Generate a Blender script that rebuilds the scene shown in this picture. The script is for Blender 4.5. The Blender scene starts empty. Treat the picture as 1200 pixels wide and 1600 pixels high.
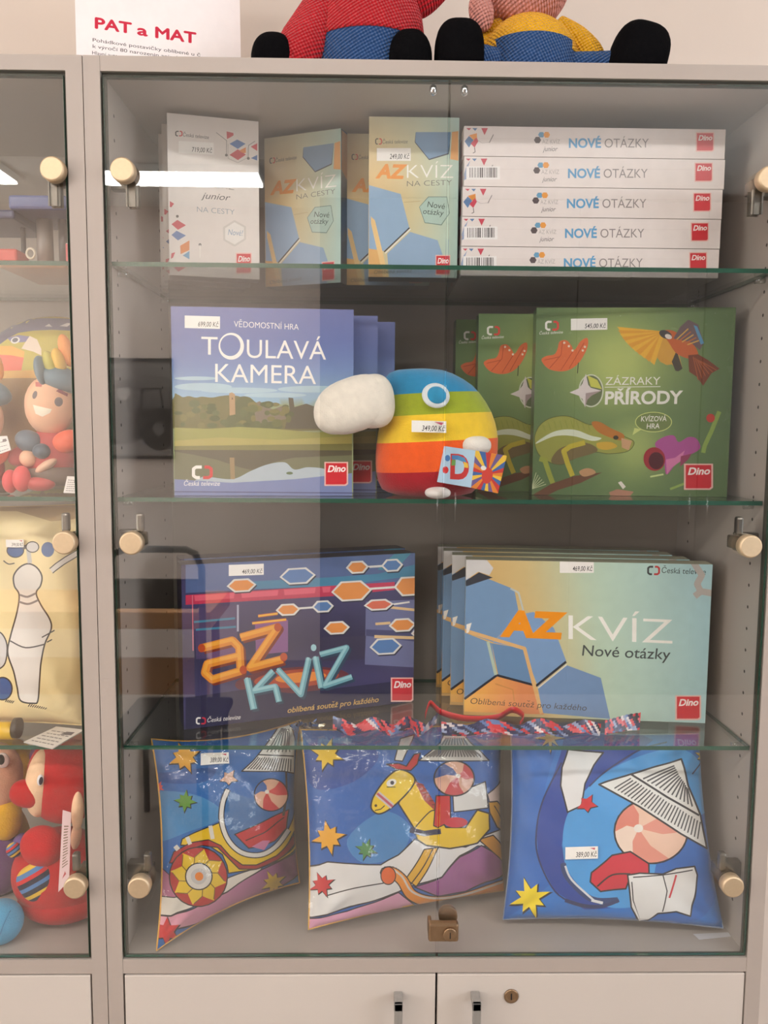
import bpy, bmesh, math, random, mathutils.geometry
from mathutils import Vector, Matrix, Euler
from mathutils.geometry import tessellate_polygon

random.seed(11)
S = bpy.context.scene
COL = S.collection

# ------------------------------------------------------------------ camera
F_PX = 1285.36
CAM = Vector((-0.0996, -1.11243, 1.50))
RIGHT = Vector((0.99984, -0.01610, 0.00752)).normalized()
FWD = Vector((0.01677, 0.99492, -0.09929)).normalized()
UP = Vector((-0.0059, 0.0994, 0.995)).normalized()
RIGHT = FWD.cross(UP).normalized()
UP = RIGHT.cross(FWD).normalized()
cd = bpy.data.cameras.new('camera')
cam = bpy.data.objects.new('camera', cd)
COL.objects.link(cam)
m = Matrix.Identity(4)
for i in range(3):
    m[i][0], m[i][1], m[i][2], m[i][3] = RIGHT[i], UP[i], -FWD[i], CAM[i]
cam.matrix_world = m
cd.sensor_fit = 'VERTICAL'
cd.sensor_height = 24.0
cd.sensor_width = 18.0
cd.lens = F_PX / 1600 * 24.0
cd.clip_start = 0.02
S.camera = cam

def ray(px, py):
    return (RIGHT * ((px - 600) / F_PX) + UP * (-(py - 800) / F_PX) + FWD)

def at(px, py, Y):
    d = ray(px, py)
    return CAM + d * ((Y - CAM.y) / d.y)

def atz(px, py, Z):
    d = ray(px, py)
    return CAM + d * ((Z - CAM.z) / d.z)

# ------------------------------------------------------------------ view, world
S.view_settings.view_transform = 'Standard'
S.view_settings.look = 'None'
S.view_settings.gamma = 1.0
S.view_settings.use_curve_mapping = False
S.view_settings.exposure = -0.05
S.cycles.transparent_max_bounces = 32
S.cycles.max_bounces = 10
S.cycles.diffuse_bounces = 5
S.cycles.glossy_bounces = 4
S.cycles.caustics_reflective = False
S.cycles.caustics_refractive = False
S.cycles.sample_clamp_indirect = 6.0
W = bpy.data.worlds.new('world')
S.world = W
W.use_nodes = True
W.node_tree.nodes['Background'].inputs[0].default_value = (0.75, 0.82, 0.95, 1)
W.node_tree.nodes['Background'].inputs[1].default_value = 1.0
LAMP_STRENGTH = 30.0
LAMP_COLOR = (1.0, 0.975, 0.94)
FILL_POWER = {'right': 70.0, 'left': 80.0}  # strength of the added fill lamps at both sides

# ------------------------------------------------------------------ materials
def lin(c):
    o = []
    for x in c[:3]:
        x = max(0, min(255, x)) / 255.0
        o.append(x / 12.92 if x <= 0.04045 else ((x + 0.055) / 1.055) ** 2.4)
    return o

def mat(name, rgb, rough=0.5, metal=0.0, noise=0.05, nscale=30.0, bump=0.0, bscale=200.0, coat=0.0, spec=0.5,
        emit=None, sheen=0.0, aniso=(1, 1, 1)):
    M = bpy.data.materials.new(name)
    M.use_nodes = True
    nt = M.node_tree
    b = nt.nodes['Principled BSDF']
    tc = nt.nodes.new('ShaderNodeTexCoord')
    mp = nt.nodes.new('ShaderNodeMapping')
    mp.inputs['Scale'].default_value = aniso
    nt.links.new(tc.outputs['Object'], mp.inputs['Vector'])
    n = nt.nodes.new('ShaderNodeTexNoise')
    n.inputs['Scale'].default_value = nscale
    n.inputs['Detail'].default_value = 4
    nt.links.new(mp.outputs[0], n.inputs['Vector'])
    mr = nt.nodes.new('ShaderNodeMapRange')
    mr.inputs['From Min'].default_value = 0.3
    mr.inputs['From Max'].default_value = 0.7
    mr.inputs['To Min'].default_value = 1 - noise
    mr.inputs['To Max'].default_value = 1 + noise
    nt.links.new(n.outputs['Fac'], mr.inputs['Value'])
    hsv = nt.nodes.new('ShaderNodeHueSaturation')
    if rgb == 'ink':
        a = nt.nodes.new('ShaderNodeAttribute')
        a.attribute_name = 'ink'
        nt.links.new(a.outputs['Color'], hsv.inputs['Color'])
    else:
        hsv.inputs['Color'].default_value = (*lin(rgb), 1)
    nt.links.new(mr.outputs[0], hsv.inputs['Value'])
    nt.links.new(hsv.outputs[0], b.inputs['Base Color'])
    b.inputs['Roughness'].default_value = rough
    b.inputs['Metallic'].default_value = metal
    b.inputs['Specular IOR Level'].default_value = spec
    b.inputs['Coat Weight'].default_value = coat
    b.inputs['Coat Roughness'].default_value = 0.08
    if sheen:
        b.inputs['Sheen Weight'].default_value = sheen
        b.inputs['Sheen Roughness'].default_value = 0.5
    if emit:
        b.inputs['Emission Color'].default_value = (*emit[0], 1)
        b.inputs['Emission Strength'].default_value = emit[1]
    if bump:
        n2 = nt.nodes.new('ShaderNodeTexNoise')
        n2.inputs['Scale'].default_value = bscale
        n2.inputs['Detail'].default_value = 3
        nt.links.new(mp.outputs[0], n2.inputs['Vector'])
        bp = nt.nodes.new('ShaderNodeBump')
        bp.inputs['Strength'].default_value = bump
        bp.inputs['Distance'].default_value = 0.002
        nt.links.new(n2.outputs['Fac'], bp.inputs['Height'])
        nt.links.new(bp.outputs[0], b.inputs['Normal'])
    return M

def glassmat(name, tint, ior=1.5, extra=0.0, bump=0.0, bscale=30.0, rough=0.0, refl=1.0):
    """thin clear sheet: transmits straight through, mirrors by Fresnel"""
    M = bpy.data.materials.new(name)
    M.use_nodes = True
    nt = M.node_tree
    nt.nodes.clear()
    out = nt.nodes.new('ShaderNodeOutputMaterial')
    mix = nt.nodes.new('ShaderNodeMixShader')
    tr = nt.nodes.new('ShaderNodeBsdfTransparent')
    tr.inputs[0].default_value = (*tint, 1)
    gl = nt.nodes.new('ShaderNodeBsdfGlossy')
    gl.inputs['Color'].default_value = (refl, refl, refl, 1)
    gl.inputs['Roughness'].default_value = rough
    fr = nt.nodes.new('ShaderNodeFresnel')
    fr.inputs['IOR'].default_value = ior
    geo = nt.nodes.new('ShaderNodeNewGeometry')
    if bump:
        tc = nt.nodes.new('ShaderNodeTexCoord')
        n = nt.nodes.new('ShaderNodeTexNoise')
        n.inputs['Scale'].default_value = bscale
        n.inputs['Detail'].default_value = 3
        nt.links.new(tc.outputs['Object'], n.inputs['Vector'])
        bp = nt.nodes.new('ShaderNodeBump')
        bp.inputs['Strength'].default_value = bump
        bp.inputs['Distance'].default_value = 0.01
        nt.links.new(n.outputs['Fac'], bp.inputs['Height'])
        nt.links.new(bp.outputs[0], gl.inputs['Normal'])
        nt.links.new(bp.outputs[0], fr.inputs['Normal'])
    # a sheet seen from its inner side reflects as weakly as from its outer side
    inv = nt.nodes.new('ShaderNodeMath')
    inv.operation = 'DIVIDE'
    inv.inputs[0].default_value = 1.0
    inv.inputs[1].default_value = ior
    mx = nt.nodes.new('ShaderNodeMix')
    mx.data_type = 'FLOAT'
    nt.links.new(geo.outputs['Backfacing'], mx.inputs[0])
    mx.inputs[2].default_value = ior
    nt.links.new(inv.outputs[0], mx.inputs[3])
    # Fresnel node inverts ior for back faces by itself; feed 1/ior there so both sides give the outer curve
    nt.links.new(mx.outputs[0], fr.inputs['IOR'])
    add = nt.nodes.new('ShaderNodeMath')
    add.operation = 'ADD'
    add.inputs[1].default_value = extra
    add.use_clamp = True
    nt.links.new(fr.outputs[0], add.inputs[0])
    nt.links.new(add.outputs[0], mix.inputs[0])
    nt.links.new(tr.outputs[0], mix.inputs[1])
    nt.links.new(gl.outputs[0], mix.inputs[2])
    nt.links.new(mix.outputs[0], out.inputs[0])
    return M

LAM = mat('grey_laminate', (161, 148, 140), 0.42, noise=0.02, nscale=8, bump=0.03, bscale=900)
LAMS = mat('grey_laminate_face', (178, 167, 158), 0.45, noise=0.02, nscale=8, bump=0.03, bscale=900)  # same laminate as the front edges, paler to lift shaded faces
LAMIN = mat('grey_back_board', (170, 160, 150), 0.45, noise=0.02, nscale=8, bump=0.03, bscale=900)  # same laminate again, tone set against the shade deep inside
DOORLAM = mat('cream_laminate', (188, 177, 169), 0.4, noise=0.015, nscale=6, bump=0.02, bscale=900)
GAPSHADE = mat('dark_rubber_seal', (62, 58, 48), 0.6)  # dark tone for the shaded gap and glass edge round the doors
PINHOLE = mat('drilled_hole', (70, 64, 60), 0.8)
GLASS = glassmat('door_glass', (0.992, 0.995, 0.993), extra=0.035)
SHELFGLASS = glassmat('shelf_glass', (0.965, 0.985, 0.975))
GEDGE = mat('glass_edge_green', (38, 84, 66), 0.12, noise=0.15, nscale=12, coat=0.5)
NICKEL = mat('satin_nickel', (205, 182, 152), 0.55, 0.85, noise=0.03, nscale=200, bump=0.02, bscale=400)
CHROME = mat('chrome', (200, 200, 200), 0.15, 1.0, noise=0.02)
STEEL = mat('dull_steel', (120, 114, 106), 0.38, 0.9, noise=0.05)
BRONZE = mat('bronze_lock_metal', (150, 122, 95), 0.35, 0.85, noise=0.06, nscale=80)
KEYBLACK = mat('keyhole_black', (22, 18, 16), 0.6)
ALU = mat('brushed_aluminium', (176, 174, 172), 0.35, 0.8, noise=0.05, nscale=300, aniso=(1, 1, .05))
CLEARPIN = glassmat('clear_plastic', (0.85, 0.86, 0.84), extra=0.08)
WALLM = mat('cream_plaster', (219, 205, 195), 0.85, noise=0.02, nscale=3, bump=0.05, bscale=150)
CEILM = mat('white_plaster', (240, 238, 232), 0.9, noise=0.02, nscale=3)
FLOORM = mat('grey_vinyl', (150, 140, 130), 0.5, noise=0.08, nscale=25)
PRINT = mat('gloss_print', 'ink', 0.32, noise=0.03, nscale=60, coat=0.25)
MATTEPRINT = mat('paper_print', 'ink', 0.75, noise=0.02, nscale=60)
SATIN = mat('satin_print', 'ink', 0.45, noise=0.03, nscale=40, bump=0.25, bscale=22, sheen=0.1)
PLUSH = mat('plush_cloth', 'ink', 0.95, noise=0.06, nscale=90, bump=0.5, bscale=500, sheen=0.35, spec=0.1)
PLASTICPRINT = mat('plastic_ink', 'ink', 0.35, noise=0.03, nscale=50, coat=0.2)
FILM = glassmat('clear_film', (0.95, 0.94, 0.92), ior=1.42, extra=0.0, bump=0.75, bscale=24, rough=0.06)

# ------------------------------------------------------------------ mesh builder
class G:
    def __init__(self):
        self.v, self.f, self.n = [], [], {}

    def vert(self, p, n=None):
        self.v.append(Vector(p))
        if n is not None:
            self.n[len(self.v) - 1] = Vector(n)
        return len(self.v) - 1

    def face(self, idx, mi=0, col=None, smooth=False):
        self.f.append((tuple(idx), mi, col, smooth))

    def quad(self, a, b, c, d, mi=0, col=None, smooth=False):
        i = [self.vert(p) for p in (a, b, c, d)]
        self.face(i, mi, col, smooth)

    def box(self, lo, hi, mi=0, col=None, bev=0.0, M=None):
        lo, hi = Vector(lo), Vector(hi)
        if bev > 0:
            b = min(bev, *(0.45 * abs(hi[i] - lo[i]) for i in range(3)))
            bm = bmesh.new()
            bmesh.ops.create_cube(bm, size=1)
            for v in bm.verts:
                v.co = Vector([(lo[i] + hi[i]) / 2 + v.co[i] * (hi[i] - lo[i]) for i in range(3)])
            bmesh.ops.bevel(bm, geom=list(bm.edges), offset=b, segments=2, affect='EDGES', profile=0.5)
            self.bm(bm, mi, col, M, False)
            return
        P = [Vector((x, y, z)) for z in (lo.z, hi.z) for y in (lo.y, hi.y) for x in (lo.x, hi.x)]
        if M:
            P = [M @ p for p in P]
        i = [self.vert(p) for p in P]
        for q in ((0, 2, 3, 1), (4, 5, 7, 6), (0, 1, 5, 4), (2, 6, 7, 3), (0, 4, 6, 2), (1, 3, 7, 5)):
            self.face([i[k] for k in q], mi, col)

    def bm(self, bm, mi=0, col=None, M=None, smooth=True):
        off = len(self.v)
        bm.verts.index_update()
        for v in bm.verts:
            self.v.append((M @ v.co) if M else v.co.copy())
        for f in bm.faces:
            self.f.append((tuple(off + v.index for v in f.verts), mi, col, smooth))
        bm.free()

    def ell(self, c, r, mi=0, col=None, rot=(0, 0, 0), seg=28, rings=18, clampz=None, e=1.0, fn=None):
        """ellipsoid; fn(local unit point) may give a colour per face; e<1 makes it boxier"""
        R = Euler(rot).to_matrix()
        c = Vector(c)
        def sp(x):
            return math.copysign(abs(x) ** e, x)
        idx, unit = [], []
        for j in range(rings + 1):
            th = math.pi * j / rings
            row = []
            for i in range(seg):
                ph = 2 * math.pi * i / seg
                u = Vector((sp(math.sin(th)) * sp(math.cos(ph)), sp(math.sin(th)) * sp(math.sin(ph)), sp(math.cos(th))))
                p = c + R @ Vector((u.x * r[0], u.y * r[1], u.z * r[2]))
                if clampz is not None and p.z < clampz:
                    p.z = clampz
                row.append((self.vert(p), u))
            idx.append(row)
        for j in range(rings):
            for i in range(seg):
                a, b = idx[j][i], idx[j][(i + 1) % seg]
                d, e_ = idx[j + 1][i], idx[j + 1][(i + 1) % seg]
                cc = col
                if fn:
                    cc = fn((a[1] + b[1] + d[1] + e_[1]) / 4)
                self.face((a[0], d[0], e_[0], b[0]), mi, cc, True)

    def tube(self, pts, r, mi=0, col=None, seg=12, cap=True, closed=False):
        pts = [Vector(p) for p in pts]
        n = len(pts)
        rs = r if isinstance(r, (list, tuple)) else [r] * n
        prev = None
        rows = []
        for k, p in enumerate(pts):
            a = pts[(k - 1) % n] if closed or k > 0 else p
            b = pts[(k + 1) % n] if closed or k < n - 1 else p
            t = (b - a).normalized()
            if prev is None:
                up = Vector((0, 0, 1)) if abs(t.z) < 0.9 else Vector((1, 0, 0))
                x = t.cross(up).normalized()
            else:
                x = (prev - t * prev.dot(t)).normalized()
            prev = x
            y = t.cross(x)
            rows.append([self.vert(p + (x * math.cos(2 * math.pi * i / seg) + y * math.sin(2 * math.pi * i / seg)) * rs[k]) for i in range(seg)])
        for k in range(n if closed else n - 1):
            A, B = rows[k], rows[(k + 1) % n]
            for i in range(seg):
                self.face((A[i], A[(i + 1) % seg], B[(i + 1) % seg], B[i]), mi, col, True)
        if cap and not closed:
            self.face(rows[0][::-1], mi, col)
            self.face(rows[-1], mi, col)

    def lathe(self, prof, c, axis='z', mi=0, col=None, seg=28, smooth=True):
        """prof: (radius, height) list along the axis from c"""
        c = Vector(c)
        def pos(r, h, a):
            x, y = r * math.cos(a), r * math.sin(a)
            return c + {'z': Vector((x, y, h)), 'y': Vector((x, h, y)), 'x': Vector((h, x, y))}[axis]
        rows = [[self.vert(pos(r, h, 2 * math.pi * i / seg)) for i in range(seg)] for r, h in prof]
        for A, B in zip(rows, rows[1:]):
            for i in range(seg):
                self.face((A[i], A[(i + 1) % seg], B[(i + 1) % seg], B[i]), mi, col, smooth)
        self.face(rows[0][::-1], mi, col)
        self.face(rows[-1], mi, col)

    def build(self, name, mats, parent=None, origin=None, fix=True):
        o3 = Vector(origin) if origin is not None else Vector((0, 0, 0))
        me = bpy.data.meshes.new(name)
        me.from_pydata([v - o3 for v in self.v], [], [f[0] for f in self.f])
        for M in (mats if isinstance(mats, (list, tuple)) else [mats]):
            me.materials.append(M)
        ink = any(f[2] is not None for f in self.f)
        if ink:
            at_ = me.color_attributes.new('ink', 'FLOAT_COLOR', 'CORNER')
            buf = []
        for p, f in zip(me.polygons, self.f):
            p.material_index = f[1]
            p.use_smooth = f[3]
            if ink:
                c = f[2]
                if c is None:
                    buf += [0.5, 0.5, 0.5, 1.0] * len(f[0])
                elif isinstance(c[0], (list, tuple)):
                    for q in c:
                        buf += [*lin(q), 1.0]
                else:
                    buf += [*lin(c), 1.0] * len(f[0])
        if ink:
            at_.data.foreach_set('color', buf)
        me.update()
        if fix and not self.n:
            bm = bmesh.new()
            bm.from_mesh(me)
            bmesh.ops.recalc_face_normals(bm, faces=bm.faces)
            bm.to_mesh(me)
            bm.free()
        if self.n:
            nn = []
            for i in range(len(self.v)):
                nn.append(self.n.get(i, Vector((0, 0, 0))))
            me.normals_split_custom_set_from_vertices([tuple(x) for x in nn])
        o = bpy.data.objects.new(name, me)
        COL.objects.link(o)
        o.location = o3
        if parent:
            o.parent = parent
            o.location = o3 if origin is not None else Vector((0, 0, 0))
            if origin is not None:
                o.location = o3 - parent.location if parent.rotation_euler.z == 0 else o3
        return o

def thing(name, label, cat, loc=(0, 0, 0), rotz=0.0, group=None):
    o = bpy.data.objects.new(name, None)
    o.empty_display_size = 0.05
    COL.objects.link(o)
    o.location = loc
    o.rotation_euler = (0, 0, rotz)
    tag(o, label, cat, group)
    return o

def tag(o, label, cat, group=None):
    o['label'] = label
    o['category'] = cat
    if group:
        o['group'] = group
    return o

def struct(o):
    o['kind'] = 'structure'
    return o

def copy_tree(o, parent=None):
    c = o.copy()
    COL.objects.link(c)
    if parent:
        c.parent = parent
    for ch in [x for x in o.children]:
        copy_tree(ch, c)
    return c

# ------------------------------------------------------------------ vector artwork printed on faces
_glyph = {}
def text_mesh(s, bold=0.0, lean=0.0, spacing=1.0):
    k = (s, round(bold, 4), round(lean, 3), spacing)
    if k in _glyph:
        return _glyph[k]
    cu = bpy.data.curves.new('lettering', 'FONT')
    plain = s.replace('Ř', 'R').replace('ě', 'e')
    cu.body = plain
    cu.size = 1.0
    cu.offset = bold
    cu.shear = lean
    cu.space_character = spacing
    cu.resolution_u = 4
    cu.fill_mode = 'FRONT'
    ob = bpy.data.objects.new('lettering', cu)
    me = ob.to_mesh()
    me.calc_loop_triangles()
    vs = [(v.co.x, v.co.y) for v in me.vertices]
    tr = [tuple(t.vertices) for t in me.loop_triangles]
    ob.to_mesh_clear()
    bpy.data.objects.remove(ob)
    bpy.data.curves.remove(cu)
    xs = [p[0] for p in vs] or [0, 1]
    _glyph[k] = (vs, tr, min(xs), max(xs))
    if plain != s:
        # letters whose accent the built-in font fills badly: plain letter plus a drawn caron
        th = .055 + bold
        for i, ch in enumerate(s):
            if ch in 'Řě':
                one = text_mesh(plain[i], bold, lean, spacing)
                pre = text_mesh(plain[:i + 1], bold, lean, spacing)
                cx = pre[3] - (one[3] - one[2]) / 2
                y0 = (1.06 if ch == 'Ř' else .93) * CAPH
                hw_, hh_ = .15, .15
                cx += lean * y0 * .6
                n0 = len(vs)
                vs += [(cx - hw_ - th / 2, y0 + hh_), (cx - hw_ + th, y0 + hh_), (cx, y0 + th * 1.3), (cx + hw_ - th, y0 + hh_), (cx + hw_ + th / 2, y0 + hh_), (cx + th * .4, y0), (cx - th * .4, y0)]
                tr += [(n0, n0 + 6, n0 + 1), (n0 + 6, n0 + 2, n0 + 1), (n0 + 6, n0 + 5, n0 + 2), (n0 + 5, n0 + 3, n0 + 2), (n0 + 5, n0 + 4, n0 + 3)]
    return _glyph[k]

CAPH = max(p[1] for p in text_mesh('H')[0])

def smooth_pts(pts, closed=True, n=5):
    out = []
    N = len(pts)
    rng = range(N if closed else N - 1)
    g = lambda i: pts[i % N] if closed else pts[max(0, min(N - 1, i))]
    for i in rng:
        p0, p1, p2, p3 = g(i - 1), g(i), g(i + 1), g(i + 2)
        for k in range(n):
            t = k / n
            out.append(tuple(0.5 * (2 * p1[a] + (p2[a] - p0[a]) * t + (2 * p0[a] - 5 * p1[a] + 4 * p2[a] - p3[a]) * t * t
                                    + (3 * p1[a] - p0[a] - 3 * p2[a] + p3[a]) * t ** 3) for a in (0, 1)))
    if not closed:
        out.append(tuple(pts[-1]))
    return out

def clip_axis(poly, ax, val, keep_less):
    out = []
    n = len(poly)
    for i in range(n):
        a, b = poly[i], poly[(i + 1) % n]
        ia = (a[ax] <= val) if keep_less else (a[ax] >= val)
        ib = (b[ax] <= val) if keep_less else (b[ax] >= val)
        if ia:
            out.append(a)
        if ia != ib:
            t = (val - a[ax]) / (b[ax] - a[ax])
            q = [a[0] + (b[0] - a[0]) * t, a[1] + (b[1] - a[1]) * t]
            q[ax] = val
            out.append(tuple(q))
    return out

class Art:
    """flat colour shapes in a face's own coordinates (0..w, 0..h metres).  rd(px,py) reads a point of the
    photographed face into those coordinates."""
    def __init__(self, w, h, rd):
        self.w, self.h, self.rd = w, h, rd
        self.shapes = []
        self.layer = 0
        self.fr = (0, 0, 1.0)
        self.lo, self.hi = (0, 0), (w, h)

    def frame(self, x0, y0, s):
        self.fr = (x0, y0, s)
        return self

    def pt(self, p):
        x0, y0, s = self.fr
        return self.rd(x0 + p[0] / s, y0 + p[1] / s)

    def _add(self, uv, tris, col, grid=None):
        self.shapes.append((self.layer, uv, tris, col, grid))

    def polyuv(self, uv, col, grid=None, nxt=True):
        if nxt:
            self.layer += 1
        tr = tessellate_polygon([[Vector((a, b, 0)) for a, b in uv]])
        self._add(uv, [tuple(t) for t in tr], col, grid)

    def fill(self, col, grid=None):
        self.polyuv([(0, 0), (self.w, 0), (self.w, self.h), (0, self.h)], col, grid)

    def poly(self, pts, col, sm=False, edge=None, ew=6, grid=None):
        p = smooth_pts(pts) if sm else pts
        uv = [self.pt(q) for q in p]
        self.polyuv(uv, col, grid)
        if edge:
            self.line(p, ew, edge, closed=True)

    def ell(self, c, rx, ry, col, rot=0.0, n=26, edge=None, ew=6):
        cr, sr = math.cos(rot), math.sin(rot)
        p = [(c[0] + rx * math.cos(t) * cr - ry * math.sin(t) * sr, c[1] + rx * math.cos(t) * sr + ry * math.sin(t) * cr)
             for t in [2 * math.pi * i / n for i in range(n)]]
        self.poly(p, col, edge=edge, ew=ew)

    def rect(self, x0, y0, x1, y1, col):
        self.poly([(x0, y0), (x1, y0), (x1, y1), (x0, y1)], col)

    def line(self, pts, w, col, closed=False, sm=False, nxt=True):
        if sm:
            pts = smooth_pts(pts, closed)
        if nxt:
            self.layer += 1
        n = len(pts)
        for i in range(n if closed else n - 1):
            a, b = pts[i], pts[(i + 1) % n]
            dx, dy = b[0] - a[0], b[1] - a[1]
            L = math.hypot(dx, dy)
            if L < 1e-9:
                continue
            nx, ny = -dy / L * w / 2, dx / L * w / 2
            self.polyuv([self.pt(q) for q in ((a[0] + nx, a[1] + ny), (b[0] + nx, b[1] + ny), (b[0] - nx, b[1] - ny), (a[0] - nx, a[1] - ny))], col, nxt=False)
        for i in range(n):
            if 0 < i < n - 1 or closed:
                a = pts[i]
                self.polyuv([self.pt((a[0] + w / 2 * math.cos(t * math.pi / 4), a[1] + w / 2 * math.sin(t * math.pi / 4))) for t in range(8)], col, nxt=False)

    def star(self, c, R, col, n=8, r=0.48, rot=0.2, edge=(25, 25, 30), ew=0.12, var=0.25, sq=1.0):
        def pts(k):
            o = []
            for i in range(2 * n):
                a = rot + math.pi * i / n
                rr = (R if i % 2 == 0 else R * r) * k
                if i % 2 == 0 and (i // 2) % 2:
                    rr *= 1 - var
                o.append((c[0] + rr * math.cos(a), c[1] + rr * math.sin(a) * sq))
            return o
        if edge:
            p = [(x + R * 0.04, y + R * 0.05) for x, y in pts(1 + ew)]
            self.poly(p, edge)
        self.poly(pts(1.0), col)

    def text(self, s, a, b, cap, col, bold=0.0, lean=0.0, spacing=1.0, nxt=True):
        vs, tr, x0, x1 = text_mesh(s, bold, lean, spacing)
        if not tr:
            return
        A, B, T = self.pt(a), self.pt(b), self.pt((a[0], a[1] - cap))
        ex = ((B[0] - A[0]) / (x1 - x0), (B[1] - A[1]) / (x1 - x0))
        ey = ((T[0] - A[0]) / CAPH, (T[1] - A[1]) / CAPH)
        uv = [(A[0] + (x - x0) * ex[0] + y * ey[0], A[1] + (x - x0) * ex[1] + y * ey[1]) for x, y in vs]
        if nxt:
            self.layer += 1
        self._add(uv, tr, col)

    # ---- put the shapes on a surface: one flat mosaic, the topmost shape wins
    def emit(self, g, mp, mi, cell=None, base=0.0, ground=None, keep=None):
        """mp(u, v) -> (point, normal)"""
        lo, hi = self.lo, self.hi
        K = 1000.0
        V2, F2, info, edges = [], [], [], []
        shapes = list(self.shapes)
        if ground is not None:
            w, h = self.w, self.h
            shapes.insert(0, (-1, [(0, 0), (w, 0), (w, h), (0, h)], [(0, 1, 2), (0, 2, 3)], ground, None))
        for layer, uv, tris, col, grid in shapes:
            for t in tris:
                P = [uv[i] for i in t]
                ar = (P[1][0] - P[0][0]) * (P[2][1] - P[0][1]) - (P[2][0] - P[0][0]) * (P[1][1] - P[0][1])
                if abs(ar) < 1e-12:
                    continue
                if ar < 0:
                    P = P[::-1]
                for ax in (0, 1):
                    P = clip_axis(P, ax, hi[ax], True) if P else P
                    P = clip_axis(P, ax, lo[ax], False) if P else P
                if len(P) < 3:
                    continue
                pieces = [P]
                if grid:
                    for ax in (0, 1):
                        nw = []
                        for Q in pieces:
                            for k in range(math.floor(min(q[ax] for q in Q) / grid), math.ceil(max(q[ax] for q in Q) / grid)):
                                R = clip_axis(Q, ax, (k + 1) * grid, True)
                                R = clip_axis(R, ax, k * grid, False) if len(R) > 2 else []
                                if len(R) > 2:
                                    nw.append(R)
                        pieces = nw
                for Q in pieces:
                    i0 = len(V2)
                    V2 += [Vector((q[0] * K, q[1] * K)) for q in Q]
                    F2.append(list(range(i0, i0 + len(Q))))
                    info.append((layer, len(info), col))
        if cell:
            for ax in (0, 1):
                k = 1
                while k * cell < hi[ax] - 1e-6:
                    i0 = len(V2)
                    for e in (lo[1 - ax], hi[1 - ax]):
                        V2.append(Vector((k * cell * K, e * K) if ax == 0 else (e * K, k * cell * K)))
                    edges.append((i0, i0 + 1))
                    k += 1
        vs, _, fs, _, _, of = mathutils.geometry.delaunay_2d_cdt(V2, edges, F2, 1, 1e-4, False)
        bins = {}
        B = 4.0
        polys = []
        for fi, f in enumerate(F2):
            Q = [V2[i] for i in f]
            x0, x1 = min(q[0] for q in Q), max(q[0] for q in Q)
            y0, y1 = min(q[1] for q in Q), max(q[1] for q in Q)
            polys.append((Q, x0, x1, y0, y1))
            for bx in range(math.floor(x0 / B), math.floor(x1 / B) + 1):
                for by in range(math.floor(y0 / B), math.floor(y1 / B) + 1):
                    bins.setdefault((bx, by), []).append(fi)
        for k in bins:
            bins[k].sort(key=lambda i: info[i][:2], reverse=True)
        idx = {}
        for f in fs:
            cx = sum(vs[k][0] for k in f) / len(f)
            cy = sum(vs[k][1] for k in f) / len(f)
            col = None
            if keep and not keep(cx / K, cy / K):
                continue
            for fi in bins.get((math.floor(cx / B), math.floor(cy / B)), ()):
                Q, x0, x1, y0, y1 = polys[fi]
                if x0 <= cx <= x1 and y0 <= cy <= y1 and all(
                        (Q[(i + 1) % len(Q)][0] - Q[i][0]) * (cy - Q[i][1]) - (Q[(i + 1) % len(Q)][1] - Q[i][1]) * (cx - Q[i][0]) >= -1e-9 for i in range(len(Q))):
                    col = info[fi][2]
                    break
            if col is None:
                continue
            ids = []
            for k in f:
                if k not in idx:
                    p, n = mp(vs[k][0] / K, vs[k][1] / K)
                    idx[k] = g.vert(p + n * base, n)
                ids.append(idx[k])
            c = [col(vs[k][0] / K, vs[k][1] / K) for k in f] if callable(col) else col
            g.face(ids, mi, c, bool(cell))

def mixc(a, b, t):
    t = max(0, min(1, t))
    return tuple(a[i] + (b[i] - a[i]) * t for i in range(3))

def ramp(stops, t):
    for (t0, c0), (t1, c1) in zip(stops, stops[1:]):
        if t <= t1:
            return mixc(c0, c1, (t - t0) / (t1 - t0))
    return stops[-1][1]

def publisher_mark(A, x0, y0, x1, y1):
    w, h = x1 - x0, y1 - y0
    A.poly([(x0, y0), (x1, y0), (x1, y1 - h * .08), (x1 - w * .1, y1), (x0, y1)], (240, 190, 180))
    A.poly([(x0 + w * .06, y0 + h * .05), (x1 - w * .06, y0 + h * .05), (x1 - w * .06, y1 - h * .12), (x1 - w * .13, y1 - h * .06), (x0 + w * .06, y1 - h * .06)], (214, 40, 52))
    A.text('Dino', (x0 + w * .13, y0 + h * .42), (x1 - w * .1, y0 + h * .40), h * .26, (255, 240, 235), bold=0.03, lean=0.25)

def broadcaster_mark(A, x0, y0, x1, y1, c1, c2=(205, 50, 55)):
    w, h = x1 - x0, y1 - y0
    s = w * .15
    A.line([(x0 + w * .47, y0 + s / 2), (x0 + w * .2, y0 + s / 2), (x0 + s / 2, y0 + h * .25), (x0 + s / 2, y0 + h * .75), (x0 + w * .2, y1 - s / 2), (x0 + w * .38, y1 - s / 2)], s, c1)
    A.line([(x0 + w * .6, y0 + s / 2), (x0 + w * .8, y0 + s / 2), (x1 - s / 2, y0 + h * .25), (x1 - s / 2, y0 + h * .75), (x0 + w * .8, y1 - s / 2), (x0 + w * .53, y1 - s / 2)], s, c2)

def wb(g, name, mats, root, parent=None):
    """world-space geometry -> part of root (its own coordinates)"""
    inv = Matrix.Rotation(-root.rotation_euler.z, 3, 'Z')
    g.v = [inv @ (v - root.location) for v in g.v]
    g.n = {k: inv @ n for k, n in g.n.items()}
    return g.build(name, mats, parent or root)

# ------------------------------------------------------------------ room
def slab(name, lo, hi, m):
    g = G()
    g.box(lo, hi)
    return struct(g.build(name, m, origin=Vector(lo)))

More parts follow.
